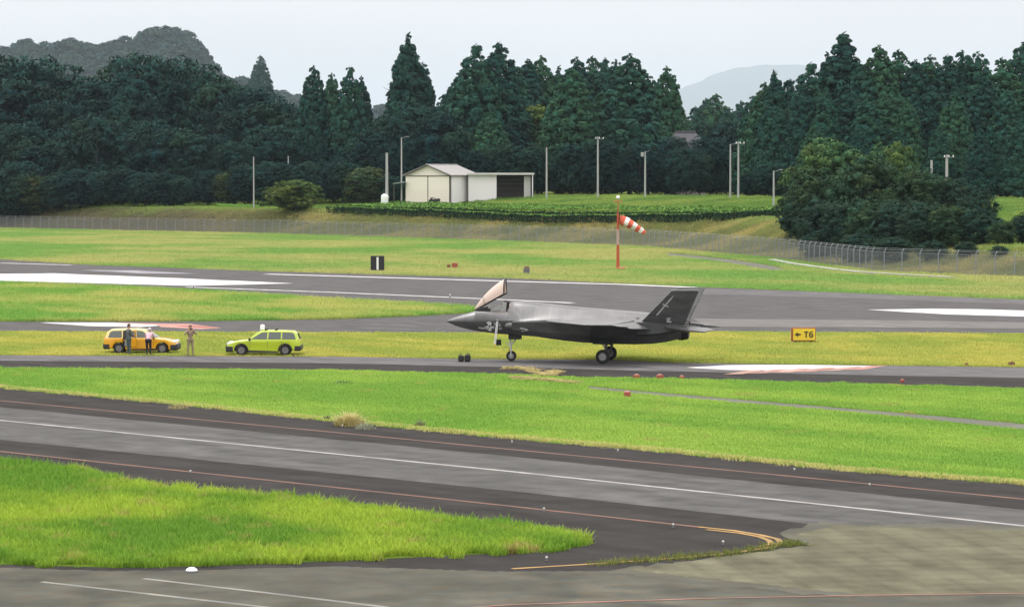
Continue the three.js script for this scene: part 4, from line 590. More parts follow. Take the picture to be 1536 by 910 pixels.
{
  const jet = thing('fighter_jet', 'dark grey stealth fighter jet parked with canopy raised', 'fighter jet', null);
  const mJ = M('jet paint', 0.172, 0.173, 0.177, 0.40, { metalness: 0.68 }), mJ2 = M('jet paint matte', 0.075, 0.080, 0.084, 0.45, { metalness: 0.4 }), mEdge = M('jet edge paint', 0.11, 0.115, 0.12, 0.5), mK = M('jet black', 0.012, 0.012, 0.014, 0.6), mNoz = M('nozzle metal', 0.05, 0.046, 0.045, 0.45, { metalness: 0.7 }), mLight = M('gear white', 0.62, 0.64, 0.64, 0.5), mRub = M('black rubber', 0.018, 0.018, 0.02, 0.85), mMark = M('light grey marking', 0.36, 0.37, 0.38, 0.7), mMarkW = M('pale marking', 0.62, 0.63, 0.63, 0.7);
  const X = s => s - 7;
  const jetTex = tex(512, (u, v) => { const s = 0.86 + 0.16 * tileNoise(u, v, 3, 5, 3) + 0.05 * (rnd0() - 0.5), l = (u * 7 % 1 < 0.035 || v * 5 % 1 < 0.03) ? 0.07 : 0; return [s + l, s + l, s + l]; });
  const mFin = M('fin paint', 0.135, 0.14, 0.142, 0.42, { metalness: 0.55 });
  for (const m of [mJ, mJ2, mFin]) m.map = jetTex;
  // s, top, chine, bottom, half width, hump exponent, bottom half width
  const ST = [[0, 2.275, 2.262, 2.25, 0.015, 1, 0.008], [0.12, 2.34, 2.265, 2.19, 0.10, 0.7, 0.05], [0.5, 2.49, 2.275, 2.03, 0.29, 0.6, 0.14], [1.0, 2.65, 2.29, 1.88, 0.47, 0.6, 0.24], [1.45, 2.79, 2.305, 1.78, 0.60, 0.6, 0.32], [1.75, 2.86, 2.315, 1.73, 0.67, 0.55, 0.37],
    [1.76, 2.86, 2.315, 1.73, 0.67, -1, 0.37], [2.4, 2.87, 2.33, 1.65, 0.80, -1, 0.45], [3.1, 2.87, 2.345, 1.58, 0.92, -1, 0.52], [3.70, 2.88, 2.36, 1.54, 1.0, -1, 0.58],
    [3.71, 3.38, 2.36, 1.54, 1.0, 0.9, 0.58], [3.9, 3.43, 2.365, 1.53, 1.06, 0.95, 0.62], [4.5, 3.43, 2.375, 1.50, 1.25, 1.2, 0.8], [5.2, 3.38, 2.385, 1.47, 1.5, 1.6, 1.0], [6.0, 3.30, 2.39, 1.38, 1.75, 1.9, 1.15], [7.0, 3.19, 2.39, 1.24, 1.9, 1.8, 1.25], [8.0, 3.11, 2.38, 1.15, 1.95, 1.7, 1.3], [9.5, 3.0, 2.36, 1.08, 1.95, 1.6, 1.3], [11.0, 2.89, 2.33, 1.06, 1.9, 1.5, 1.25], [12.0, 2.80, 2.29, 1.10, 1.75, 1.4, 1.15], [12.8, 2.70, 2.22, 1.20, 1.45, 1.2, 0.9], [13.6, 2.56, 2.12, 1.38, 0.95, 0.8, 0.66]];
  const sec = ([s, yt, yc, yb, w, k, bw]) => {
    const p = [];
    if (k < 0) { for (const [z, y] of [[0, 2.2], [0.16, 2.2], [0.33, 2.2], [0.40, 2.22], [0.405, yt - 0.01], [0.43, yt]]) p.push([z, y]); for (let i = 1; i <= 7; i++) { const t = i / 7; p.push([lerp(0.43, w, t), yc + (yt - yc) * Math.pow(1 - t * t, 0.6)]); } }
    else for (let i = 0; i <= 12; i++) { const t = Math.pow(i / 12, 0.85); p.push([w * t, yc + (yt - yc) * Math.pow(Math.max(0, 1 - t * t), k)]); }
    const h = yc - yb; for (const [f, q] of [[0.12, 0.04], [0.40, 0.28], [0.75, 0.68], [0.95, 0.95]]) p.push([lerp(w, bw, q), yc - h * f]); p.push([bw * 0.86, yb], [0, yb]); return { x: X(s), pts: p };
  };
  const fus = mesh('fuselage', loftGeo(ST.map(sec), 0.5), mJ, jet);
  // engine intakes beside the cockpit
  for (const sg of [1, -1]) {
    const q = (s, z0, z1, y0, y1) => ({ x: X(s), r: [[z0, y1], [z1, y1 - 0.05], [z1 - 0.12, lerp(y0, y1, 0.35)], [z1 - 0.38, y0 + 0.02], [z0, y0]] });
    const rs = [q(4.05, 0.95, 1.70, 1.62, 2.36), q(4.5, 0.95, 1.80, 1.55, 2.385), q(5.4, 0.95, 1.86, 1.47, 2.392), q(6.4, 0.95, 1.92, 1.33, 2.392), q(7.6, 0.9, 1.93, 1.2, 2.385), q(8.6, 0.9, 1.9, 1.14, 2.37)], pos = [];
    for (let i = 0; i + 1 < rs.length; i++) for (let k = 0; k < 5; k++) { const a = rs[i].r[k], b = rs[i].r[(k + 1) % 5], c = rs[i + 1].r[k], d = rs[i + 1].r[(k + 1) % 5]; const A = [rs[i].x, a[1], a[0] * sg], B = [rs[i].x, b[1], b[0] * sg], C = [rs[i + 1].x, c[1], c[0] * sg], D = [rs[i + 1].x, d[1], d[0] * sg]; pos.push(...A, ...B, ...C, ...B, ...D, ...C); }
    const g = new THREE.BufferGeometry(); g.setAttribute('position', new THREE.Float32BufferAttribute(pos, 3)); g.computeVertexNormals();
    const it = mesh('engine_intake', toCreasedNormals(g, 0.5), mJ, jet);
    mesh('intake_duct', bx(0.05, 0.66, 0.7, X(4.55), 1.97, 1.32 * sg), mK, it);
    mesh('intake_bump', new THREE.SphereGeometry(0.38, 16, 10).scale(1.6, 0.7, 0.5).translate(X(4.1), 2.05, 0.95 * sg), mJ, it);
  }
  // wings with drooped flaps
  for (const sg of [1, -1]) {
    const wg = mesh('wing', plate([[X(5.6), 1.5 * sg, 2.37, 0.05], [X(6.1), 1.8 * sg, 2.37, 0.05], [X(8.75), 5.30 * sg, 2.34, 0.018], [X(8.95), 5.42 * sg, 2.34, 0.014], [X(10.1), 5.40 * sg, 2.34, 0.02], [X(11.05), 1.8 * sg, 2.35, 0.10], [X(11.0), 1.2 * sg, 2.35, 0.10]], 0.20), mJ, jet);
    const e1 = mesh('leading_edge', plate([[X(6.02), 1.82 * sg, 2.37, 0.03], [X(8.70), 5.33 * sg, 2.34, 0.012], [X(8.84), 5.33 * sg, 2.345, 0.025], [X(6.2), 1.80 * sg, 2.372, 0.058]], 0.01), mEdge, wg);
    const dr = 0.36, fl = mesh('flap', plate([[X(10.95), 1.82 * sg, 2.37, 0.07], [X(10.35), 4.2 * sg, 2.36, 0.04], [X(11.05), 4.0 * sg, 2.36 - dr * 0.75, 0.01], [X(12.0), 1.86 * sg, 2.33 - dr, 0.012]], 0.03), mJ, jet);
    mesh('aileron', plate([[X(10.33), 4.26 * sg, 2.36, 0.035], [X(10.08), 5.34 * sg, 2.34, 0.02], [X(10.62), 5.26 * sg, 2.26, 0.008], [X(11.0), 4.1 * sg, 2.2, 0.01]], 0.02), mJ, jet);
    // tail booms, stabilators, fins
    mesh('tail_boom', (() => { const b = [[11.2, 1.30, 1.88, 1.55, 2.36], [12.3, 1.15, 1.86, 1.62, 2.30], [13.3, 1.05, 1.78, 1.78, 2.25], [14.3, 1.12, 1.62, 1.95, 2.17], [14.75, 1.2, 1.5, 2.02, 2.12]], pos = []; for (let i = 0; i + 1 < b.length; i++) { const R = q => [[X(q[0]), q[4], q[1] * sg], [X(q[0]), q[4], q[2] * sg], [X(q[0]), q[3] + 0.1, q[2] * sg], [X(q[0]), q[3], (q[2] - 0.2) * sg], [X(q[0]), q[3], q[1] * sg]]; const A = R(b[i]), B = R(b[i + 1]); for (let k = 0; k < 5; k++) { const n = (k + 1) % 5; pos.push(...A[k], ...A[n], ...B[k], ...A[n], ...B[n], ...B[k]); } } const L = b[4]; pos.push(X(L[0]), L[4], L[1] * sg, X(L[0]), L[4], L[2] * sg, X(L[0]), L[3], L[2] * sg, X(L[0]), L[4], L[1] * sg, X(L[0]), L[3], L[2] * sg, X(L[0]), L[3], L[1] * sg); const g = new THREE.BufferGeometry(); g.setAttribute('position', new THREE.Float32BufferAttribute(pos, 3)); g.computeVertexNormals(); return toCreasedNormals(g, 0.4); })(), mJ2, jet);
    const sb = mesh('stabilator', plate([[X(12.75), 1.8 * sg, 2.12, 0.05], [X(14.25), 3.38 * sg, 1.98, 0.03], [X(15.15), 3.42 * sg, 1.90, 0.03], [X(15.62), 1.95 * sg, 1.95, 0.02], [X(15.15), 1.4 * sg, 1.98, 0.08], [X(13.0), 1.4 * sg, 2.06, 0.10]], 0.22), mJ, jet);
    const cant = 0.36, H = 2.12, fs = new THREE.Shape([[11.15, 0], [11.35, 0.08], [13.22, H - 0.03], [13.36, H], [14.66, H], [14.72, H - 0.06], [13.86, 0.06], [13.8, 0]].map(p => new THREE.Vector2(X(p[0]), p[1])));
    const fg = new THREE.ExtrudeGeometry(fs, { depth: 0.05, bevelEnabled: true, bevelThickness: 0.025, bevelSize: 0.02, bevelSegments: 2 }); fg.translate(0, 0, -0.025);
    const place = g => { g.rotateX(cant * sg); g.translate(0, 2.20, 1.42 * sg); return g; };
    const fin = mesh('tail_fin', place(fg), mFin, jet);
    const rud = new THREE.Shape([[13.30, 0.12], [13.86, 0.10], [14.58, H - 0.18], [14.05, H - 0.18]].map(p => new THREE.Vector2(X(p[0]), p[1])));
    const rg = new THREE.ExtrudeGeometry(rud, { depth: 0.116, bevelEnabled: false }); rg.translate(0, 0, -0.058); mesh('rudder', place(rg), mFin, fin);
    const mk = (pts, off) => { const g = new THREE.ExtrudeGeometry(new THREE.Shape(pts.map(p => new THREE.Vector2(X(p[0]), p[1]))), { depth: 0.008, bevelEnabled: false }); g.translate(0, 0, sg > 0 ? 0.052 : -0.06); return place(g); };
    mesh('fin_marking', mk([[12.28, 0.62], [12.36, 0.60], [13.20, 1.62], [13.36, 1.84], [13.14, 1.66]]), mMark, fin);
    mesh('fin_marking', mk([[12.66, 1.26], [13.0, 1.10], [13.02, 1.17], [12.70, 1.33]]), mMark, fin);
    mesh('fin_marking', mk([[12.86, 0.42], [13.10, 0.46], [13.10, 0.40], [12.98, 0.28], [13.16, 0.24], [13.14, 0.16], [12.86, 0.20], [12.88, 0.28], [12.98, 0.37], [12.86, 0.36]]), mMark, fin);
  }
  // nozzle
  const noz = mesh('engine_nozzle', (() => { const g = new THREE.LatheGeometry([[0.60, 0], [0.66, 0.2], [0.62, 0.45], [0.54, 0.72], [0.50, 0.74], [0.47, 0.6], [0.44, 0.2], [0, 0.15]].map(p => new THREE.Vector2(...p)), 30); g.rotateZ(-Math.PI / 2); g.rotateZ(-0.05); g.translate(X(13.3), 1.93, 0); return g; })(), mNoz, jet);
  for (let k = 0; k < 15; k++) { const a = k / 15 * 6.283, g = bx(0.38, 0.03, 0.2, 0.5, 0.60, 0, 0, 0, -0.26); g.rotateX(a); g.rotateZ(-0.05); g.translate(X(13.3), 1.93, 0); mesh('petal', g, mNoz, noz); }
  // cockpit
  const cock = mesh('cockpit_tub', bx(1.9, 0.03, 0.76, X(2.73), 2.235, 0), mK, jet);
  mesh('instrument_cowl', (() => { const s = new THREE.Shape([[1.80, 2.3], [1.80, 2.90], [2.0, 3.03], [2.42, 3.10], [2.52, 2.98], [2.46, 2.3]].map(p => new THREE.Vector2(X(p[0]), p[1]))); const g = new THREE.ExtrudeGeometry(s, { depth: 0.56, bevelEnabled: true, bevelSize: 0.03, bevelThickness: 0.05, bevelSegments: 2 }); g.translate(0, 0, -0.28); return g; })(), mK, jet);
  const seat = mesh('ejection_seat', (() => { const s = new THREE.Shape([[2.70, 2.26], [2.68, 2.62], [2.85, 2.66], [3.16, 2.70], [3.36, 3.34], [3.52, 3.36], [3.44, 2.26]].map(p => new THREE.Vector2(X(p[0]), p[1]))); const g = new THREE.ExtrudeGeometry(s, { depth: 0.42, bevelEnabled: true, bevelSize: 0.03, bevelThickness: 0.04, bevelSegments: 2 }); g.translate(0, 0, -0.21); return g; })(), M('seat grey', 0.34, 0.35, 0.34, 0.8), jet);
  mesh('headrest', rbx(0.30, 0.48, 0.44, 0.05, X(3.50), 3.22, 0, 0, 0, -0.25), mK, seat);
  mesh('side_console', bx(1.3, 0.25, 0.10, X(2.9), 2.72, 0.33), M('console grey', 0.18, 0.185, 0.19, 0.8), jet); mesh('side_console', bx(1.3, 0.25, 0.10, X(2.9), 2.72, -0.33), M('console grey', 0, 0, 0), jet);
  mesh('rear_deck', (() => { const s = new THREE.Shape([[2.62, 2.9], [2.66, 3.0], [3.1, 3.22], [3.2, 3.0]].map(p => new THREE.Vector2(X(p[0]), p[1]))); const g = new THREE.ExtrudeGeometry(s, { depth: 0.3, bevelEnabled: false }); g.translate(0, 0, -0.15); return g; })(), M('seat grey', 0, 0, 0), seat);
  mesh('bulkhead_panel', bx(0.04, 0.5, 0.62, X(3.685), 3.06, 0, 0, 0, 0.0), mK, jet);
  // raised canopy, hinged at the windscreen base
  const can = new THREE.Group(); can.name = 'canopy'; jet.add(can); can.position.set(X(1.66), 2.92, 0); can.rotation.z = 0.50;
  const rear = u => 0.0, prof = u => [0.02 + 0.50 * Math.pow(Math.sin(Math.min(1, u * 1.15) * Math.PI / 2), 0.8), 0.06 + 0.68 * Math.pow(Math.sin(Math.min(1, u * 1.05 + 0.0) * Math.PI / 2), 0.95)];
  const shell = (grow, u0, u1, n = 22, m = 20) => { const pos = []; const P = (u, v) => { const [w, h] = prof(u), a = v * Math.PI, y = (h + grow) * Math.sin(a); return [u * 2.05 + y * 0.55 * u, y, (w + grow) * Math.cos(a)]; }; for (let i = 0; i < n; i++) for (let k = 0; k < m; k++) { const a = P(lerp(u0, u1, i / n), k / m), b = P(lerp(u0, u1, (i + 1) / n), k / m), c = P(lerp(u0, u1, i / n), (k + 1) / m), d = P(lerp(u0, u1, (i + 1) / n), (k + 1) / m); pos.push(...a, ...c, ...b, ...b, ...c, ...d); } const g = new THREE.BufferGeometry(); g.setAttribute('position', new THREE.Float32BufferAttribute(pos, 3)); g.computeVertexNormals(); return toCreasedNormals(g, 0.9); };
  const mTint = M('tinted canopy glass', 0.84, 0.68, 0.60, 0.18, { transmission: 0.45, thickness: 0, ior: 1.5 });
  mesh('glass', shell(0, 0.02, 0.98), mTint, can);
  mesh('bow_frame', shell(0.006, 0.33, 0.37, 2), M('bow frame', 0.30, 0.25, 0.22, 0.6), can);
  mesh('rear_frame', shell(0.012, 0.955, 1.0, 3), mK, can);
  for (const sg of [1, -1]) mesh('side_rail', (() => { const L = []; for (let i = 0; i < 10; i++) { const a = i / 10, b = (i + 1) / 10; L.push(rod([a * 2.05, -0.01, prof(a)[0] * sg], [b * 2.05, -0.01, prof(b)[0] * sg], 0.038, 0.038, 6)); } return merge(L); })(), mK, can);
  mesh('actuator', rod([X(2.2), 2.6, 0.2], [X(2.55), 3.15, 0.2], 0.03, 0.03, 8), mLight, jet);
  // landing gear
  const wheel = (parent, x, y, z, r, w) => { const t = mesh('tyre', (() => { const g = new THREE.LatheGeometry([[r * 0.56, -w * 0.42], [r * 0.80, -w * 0.5], [r * 0.95, -w * 0.42], [r, -w * 0.2], [r, w * 0.2], [r * 0.95, w * 0.42], [r * 0.80, w * 0.5], [r * 0.56, w * 0.42]].map(p => new THREE.Vector2(...p)), 28); g.rotateX(Math.PI / 2); g.translate(x, y, z); return g; })(), mRub, parent); mesh('rim', (() => { const g = new THREE.LatheGeometry([[0, -w * 0.30], [r * 0.2, -w * 0.36], [r * 0.25, -w * 0.2], [r * 0.45, -w * 0.22], [r * 0.57, -w * 0.42], [r * 0.57, w * 0.42], [r * 0.45, w * 0.22], [r * 0.25, w * 0.2], [r * 0.2, w * 0.36], [0, w * 0.30]].map(p => new THREE.Vector2(...p)), 24); g.rotateX(Math.PI / 2); g.translate(x, y, z); return g; })(), M('wheel rim', 0.30, 0.31, 0.32, 0.5), t); return t; };
  const ng = new THREE.Group(); ng.name = 'nose_gear'; jet.add(ng); const nx = X(3.78);
  wheel(ng, nx, 0.295, 0, 0.295, 0.22); mesh('strut', [rod([nx - 0.10, 1.7, 0], [nx - 0.02, 0.62, 0], 0.07, 0.055, 10), rod([nx, 0.62, 0], [nx, 0.5, 0], 0.05, 0.05), rod([nx, 0.55, 0.15], [nx, 0.28, 0.15], 0.03), rod([nx, 0.55, -0.15], [nx, 0.28, -0.15], 0.03), rod([nx, 0.56, -0.17], [nx, 0.56, 0.17], 0.035), rod([nx, 0.295, -0.16], [nx, 0.295, 0.16], 0.035)], mLight, ng);
  mesh('drag_brace', rod([nx - 0.03, 0.9, 0], [nx + 0.55, 1.62, 0], 0.045), mLight, ng); mesh('torque_link', rod([nx - 0.04, 0.75, 0], [nx - 0.28, 1.05, 0], 0.03), mLight, ng); mesh('tow_fitting', rbx(0.10, 0.14, 0.10, 0.02, nx - 0.12, 0.66, 0), M('fitting yellow', 0.55, 0.42, 0.05, 0.6), ng);
  for (const sg of [1, -1]) mesh('gear_door', bx(0.7, 0.34, 0.03, nx + 0.22, 1.42, 0.30 * sg, 0.12 * sg), mJ2, ng);
  for (const sg of [1, -1]) { const mg = new THREE.Group(); mg.name = 'main_gear'; jet.add(mg); const mx = X(9.28), mz = 1.95 * sg; wheel(mg, mx, 0.40, mz, 0.40, 0.28); mesh('strut', [rod([mx + 0.25, 1.6, 1.35 * sg], [mx + 0.12, 0.75, 1.68 * sg], 0.09, 0.075, 10), rod([mx + 0.12, 0.75, 1.68 * sg], [mx, 0.40, 1.74 * sg], 0.07), rod([mx, 0.40, 1.66 * sg], [mx, 0.40, 1.95 * sg], 0.06)], M('gear grey', 0.10, 0.105, 0.11, 0.6), mg); mesh('side_brace', rod([mx + 0.1, 0.85, 1.62 * sg], [mx - 0.35, 1.55, 1.0 * sg], 0.045), mLight, mg); mesh('gear_door', plate([[mx - 0.8, 1.62 * sg, 1.42, 0.015], [mx + 0.7, 1.62 * sg, 1.36, 0.015], [mx + 0.5, 1.95 * sg, 1.08, 0.015], [mx - 0.55, 1.95 * sg, 1.12, 0.015]], 0.01), mJ2, mg); }
  // boarding ladder folded down from the cockpit side
  const lad = new THREE.Group(); lad.name = 'boarding_ladder'; jet.add(lad); const lx = X(3.06), zl = 1.02;
  for (const k of [-0.03, 0.04]) mesh('rail', rod([lx + 0.06 + k, 2.42, zl], [lx - 0.06 + k, 1.02, zl + 0.20], 0.024, 0.024, 8), mLight, lad);
  for (let k = 0; k < 6; k++) mesh('rung', rod([lx + 0.05 - 0.02 * k - 0.035, 2.30 - k * 0.23, zl + 0.02 + k * 0.033], [lx + 0.05 - 0.02 * k + 0.045, 2.30 - k * 0.23, zl + 0.02 + k * 0.033], 0.02, 0.02, 6), mLight, lad);
  mesh('ladder_door', bx(0.34, 0.34, 0.05, lx + 0.12, 1.12, zl + 0.05, 0.2), mK, lad);
  mesh('ladder_bracket', [bx(0.12, 0.05, 0.4, lx + 0.05, 2.36, zl - 0.15), bx(0.10, 0.05, 0.5, lx, 1.62, zl - 0.12)], mK, lad); mesh('ladder_foot', rbx(0.08, 0.22, 0.08, 0.02, lx - 0.02, 0.92, zl + 0.2), M('fitting yellow', 0, 0, 0), lad);
  // markings laid on the skin
  const rc = new THREE.Raycaster(); jet.updateMatrixWorld(true); const targets = [fus, ...jet.children.filter(c => c.name === 'engine_intake')];
  const skin = (x, y, off) => { rc.set(V(x, y, 12), V(0, 0, -1)); const h = rc.intersectObjects(targets, false)[0]; return h ? h.point.z + off : 1; };
  const decal = (name, cx, cy, rx, ry, m, off, n = 16) => { const pos = [], R = [0, 0.5, 1]; const P = (r, a) => { const x = X(cx) + rx * r * Math.cos(a), y = cy + ry * r * Math.sin(a); return [x, y, skin(x, y, off)]; }; for (let k = 0; k < n; k++) { const a = k / n * 6.283, b = (k + 1) / n * 6.283; pos.push(...P(0, 0), ...P(0.5, a), ...P(0.5, b), ...P(0.5, a), ...P(1, a), ...P(0.5, b), ...P(0.5, b), ...P(1, a), ...P(1, b)); } const g = new THREE.BufferGeometry(); g.setAttribute('position', new THREE.Float32BufferAttribute(pos, 3)); g.computeVertexNormals(); return mesh(name, g, m, fus); };
  const strip = (name, pts, hw, m, off) => { const pos = []; for (let i = 0; i + 1 < pts.length; i++) for (let k = 0; k < 6; k++) { const f = (a, t) => lerp(pts[i][a], pts[i + 1][a], t), q = (t, s) => { const x = X(f(0, t)), y = f(1, t) + s * hw; return [x, y, skin(x, y, off)]; }; const a = q(k / 6, -1), b = q((k + 1) / 6, -1), c = q(k / 6, 1), d = q((k + 1) / 6, 1); pos.push(...a, ...b, ...c, ...b, ...d, ...c); } const g = new THREE.BufferGeometry(); g.setAttribute('position', new THREE.Float32BufferAttribute(pos, 3)); g.computeVertexNormals(); return mesh(name, g, m, fus); };
  const spots = [[2.60, 2.06, 0.20, 0.24], [2.46, 1.98, 0.14, 0.12], [2.74, 1.98, 0.14, 0.13], [2.62, 1.84, 0.15, 0.10]]; spots.forEach(([x, y, a, b], i) => decal('emblem', x, y, a, b, mMarkW, 0.006 + i * 0.003));
  [[2.47, 2.12, 0.06, 0.07], [2.78, 2.09, 0.06, 0.08], [2.62, 2.02, 0.05, 0.06], [2.40, 2.02, 0.04, 0.06], [2.76, 1.86, 0.05, 0.05], [2.52, 1.88, 0.035, 0.05]].forEach(([x, y, a, b]) => decal('emblem_spot', x, y, a, b, mK, 0.022));
  [[2.95, 2.16, 0.06, 0.09], [2.97, 1.92, 0.09, 0.05], [3.22, 2.1, 0.07, 0.10], [3.25, 1.9, 0.1, 0.06]].forEach(([x, y, a, b]) => decal('emblem', x, y, a, b, mMark, 0.006));
  strip('warning_chevron', [[4.52, 1.98], [4.98, 1.88], [4.55, 1.76]], 0.035, mMark, 0.008); strip('serial_marking', [[1.95, 1.93], [2.32, 1.88]], 0.05, mMark, 0.006);
  decal('vent', 11.2, 2.55, 0.12, 0.05, mK, 0.006); strip('panel_seam', [[4.2, 2.28], [5.4, 2.24]], 0.012, mEdge, 0.006);
  jet.traverse(m => { if (m.isMesh && m.material.map) { const p = m.geometry.attributes.position, u = new Float32Array(p.count * 2); for (let i = 0; i < p.count; i++) { u[i * 2] = p.getX(i) / 6; u[i * 2 + 1] = (p.getY(i) * 0.8 + p.getZ(i) * 0.9) / 5; } m.geometry.setAttribute('uv', new THREE.BufferAttribute(u, 2)); } });
  // place: nose wheel stands on the taxiway
  const yaw = -0.14, nw = G(767, 541.6); jet.rotation.y = yaw; jet.position.set(nw.x - nx * Math.cos(yaw), 0.016, nw.z + nx * Math.sin(yaw));
}
// ---------- cars ----------
const mGlass = M('car glass', 0.10, 0.12, 0.11, 0.08, { specularIntensity: 1 }), mPlastic = M('dark bumper plastic', 0.022, 0.023, 0.030, 0.6), mTyre = M('black rubber', 0.018, 0.018, 0.02), mAlloy = M('alloy', 0.20, 0.20, 0.21, 0.45), mLamp = M('headlamp', 0.72, 0.73, 0.75, 0.15), mTail = M('tail lamp', 0.40, 0.05, 0.02, 0.3), mInt = M('car interior', 0.05, 0.05, 0.055, 0.9);
const ev = new Evaluator(); ev.attributes = ['position', 'normal', 'uv']; ev.useGroups = false;
function carParts(o, c, mBody, opts) {        // +x is the front, near the camera side is +z * side
  const { L, Wd, belt, roof, wb, front, rw } = c, hw = Wd / 2, fx = wb / 2 + c.shift, rx = -wb / 2 + c.shift, ar = rw + 0.06;
  const S = new THREE.Shape(); const pr = c.profile; S.moveTo(pr[0][0], pr[0][1]); for (const p of pr.slice(1)) S.lineTo(p[0], p[1]);
  S.lineTo(fx + ar, 0.24); S.absarc(fx, rw - 0.02, ar, 0, Math.PI, false); S.lineTo(rx + ar, 0.24); S.absarc(rx, rw - 0.02, ar, 0, Math.PI, false); S.lineTo(pr[0][0], pr[0][1]);
  const g = new THREE.ExtrudeGeometry(S, { depth: Wd - 0.16, bevelEnabled: true, bevelThickness: 0.08, bevelSize: 0.05, bevelOffset: -0.05, bevelSegments: 3, curveSegments: 10 }); g.translate(0, 0, -hw + 0.08);
  const cp = c.cabin, C = new THREE.Shape(cp.map(p => new THREE.Vector2(...p))), cg = new THREE.ExtrudeGeometry(C, { depth: Wd - 0.22, bevelEnabled: true, bevelThickness: 0.05, bevelSize: 0.04, bevelOffset: -0.04, bevelSegments: 2 }); cg.translate(0, 0, -hw + 0.11);
  const taper = y => 1 - 0.17 * Math.max(0, (y - belt) / (roof - belt));
  { const p = cg.attributes.position; for (let i = 0; i < p.count; i++) p.setZ(i, p.getZ(i) * taper(p.getY(i))); cg.computeVertexNormals(); }
  let body = g, cab = cg;
  if (opts.opening) { const [a, b, y0, y1] = opts.opening, cut = (geo) => { const A = new Brush(geo), B = new Brush(bx(b - a, y1 - y0, 0.75, (a + b) / 2, (y0 + y1) / 2, opts.side * (hw - 0.22))); A.updateMatrixWorld(); B.updateMatrixWorld(); return ev.evaluate(A, B, SUBTRACTION).geometry; }; body = cut(g); cab = cut(cg); }
  const bd = mesh('body', toCreasedNormals(body.index ? body.toNonIndexed() : body, 0.6), mBody, o); mesh('roof', toCreasedNormals(cab.index ? cab.toNonIndexed() : cab, 0.6), opts.roofMat || mBody, o);
  for (const sd of [1, -1]) for (const w of c.windows) { if (opts.opening && sd === opts.side && w.open) continue; const s = new THREE.Shape(w.pts.map(p => new THREE.Vector2(...p))), wg = new THREE.ExtrudeGeometry(s, { depth: 0.012, bevelEnabled: false }); const p = wg.attributes.position; for (let i = 0; i < p.count; i++) p.setZ(i, (sd * (hw - 0.046) * taper(p.getY(i))) + sd * (p.getZ(i) - 0.002)); wg.computeVertexNormals(); mesh('window', wg, mGlass, o); }
  const quad = (a, b, m, name, out) => { const za = (hw - 0.22) * taper(a[1]), zb = (hw - 0.22) * taper(b[1]), n = V(b[1] - a[1], -(b[0] - a[0]), 0).normalize().multiplyScalar(out); const q = new THREE.BufferGeometry(), P = [[a[0] + n.x, a[1] + n.y, -za], [a[0] + n.x, a[1] + n.y, za], [b[0] + n.x, b[1] + n.y, zb], [b[0] + n.x, b[1] + n.y, -zb]]; q.setAttribute('position', new THREE.Float32BufferAttribute([0, 1, 2, 0, 2, 3].map(i => P[i]).flat(), 3)); q.computeVertexNormals(); return mesh(name, q, m, o); };
  quad(c.screen[0], c.screen[1], mGlass, 'windscreen', c.screenOut ?? 0.012); quad(c.rear[0], c.rear[1], mGlass, 'rear_window', -(c.screenOut ?? 0.012));
  for (const x of [fx, rx]) for (const sd of [1, -1]) { const z = sd * (hw - 0.10), w = mesh('wheel', (() => { const q = new THREE.LatheGeometry([[rw * 0.62, -0.08], [rw * 0.86, -0.10], [rw, -0.06], [rw, 0.06], [rw * 0.86, 0.10], [rw * 0.62, 0.08]].map(p => new THREE.Vector2(...p)), 26); q.rotateX(Math.PI / 2); q.translate(x, rw, z); return q; })(), mTyre, o); const rim = mesh('rim', (() => { const L2 = [new THREE.CylinderGeometry(rw * 0.60, rw * 0.60, 0.10, 24).rotateX(Math.PI / 2).translate(x, rw, z)]; for (let k = 0; k < 6; k++) L2.push(bx(rw * 0.12, rw * 1.1, 0.02, 0, 0, 0, 0, 0, k * Math.PI / 6).translate(x, rw, z + sd * 0.055)); return merge(L2); })(), mAlloy, w); }
  mesh('front_bumper', rbx(0.50, 0.40, Wd + 0.02, 0.10, c.noseX - 0.20, 0.40, 0), opts.bumper || mPlastic, o); mesh('rear_bumper', rbx(0.46, 0.36, Wd + 0.02, 0.10, c.tailX + 0.19, 0.45, 0), opts.bumper || mPlastic, o); mesh('sill', bx(wb - 2 * ar - 0.05, 0.12, Wd - 0.04, c.shift, 0.25, 0), mPlastic, o);
  for (const sd of [1, -1]) { mesh('headlight', rbx(0.34, 0.16, 0.32, 0.06, c.noseX - 0.20, c.lampY, sd * (hw - 0.20)), mLamp, o); mesh('tail_light', rbx(0.14, 0.30, 0.18, 0.04, c.tailX + 0.10, belt - 0.12, sd * (hw - 0.12)), mTail, o); mesh('door_mirror', rbx(0.14, 0.15, 0.20, 0.05, c.mirrorX, belt + 0.06, sd * (hw + 0.04)), opts.mirror || mPlastic, o); for (const x of c.handles) mesh('door_handle', rbx(0.16, 0.035, 0.03, 0.012, x, belt - 0.12, sd * (hw - 0.005)), mBody, o); }
  for (const sd of [1, -1]) for (const x of [0.80, -0.24, -1.07]) mesh('door_gap', bx(0.014, 0.50, 0.006, x, 0.66, sd * (hw + 0.001)), mPlastic, o);
  for (const z of [-0.45, 0.45]) mesh('seat', [rbx(0.18, 0.62, 0.46, 0.06, 0.02, 0.98, z, 0, 0, 0.15), rbx(0.5, 0.16, 0.46, 0.05, 0.28, 0.62, z)], mInt, o);
  return bd;
}
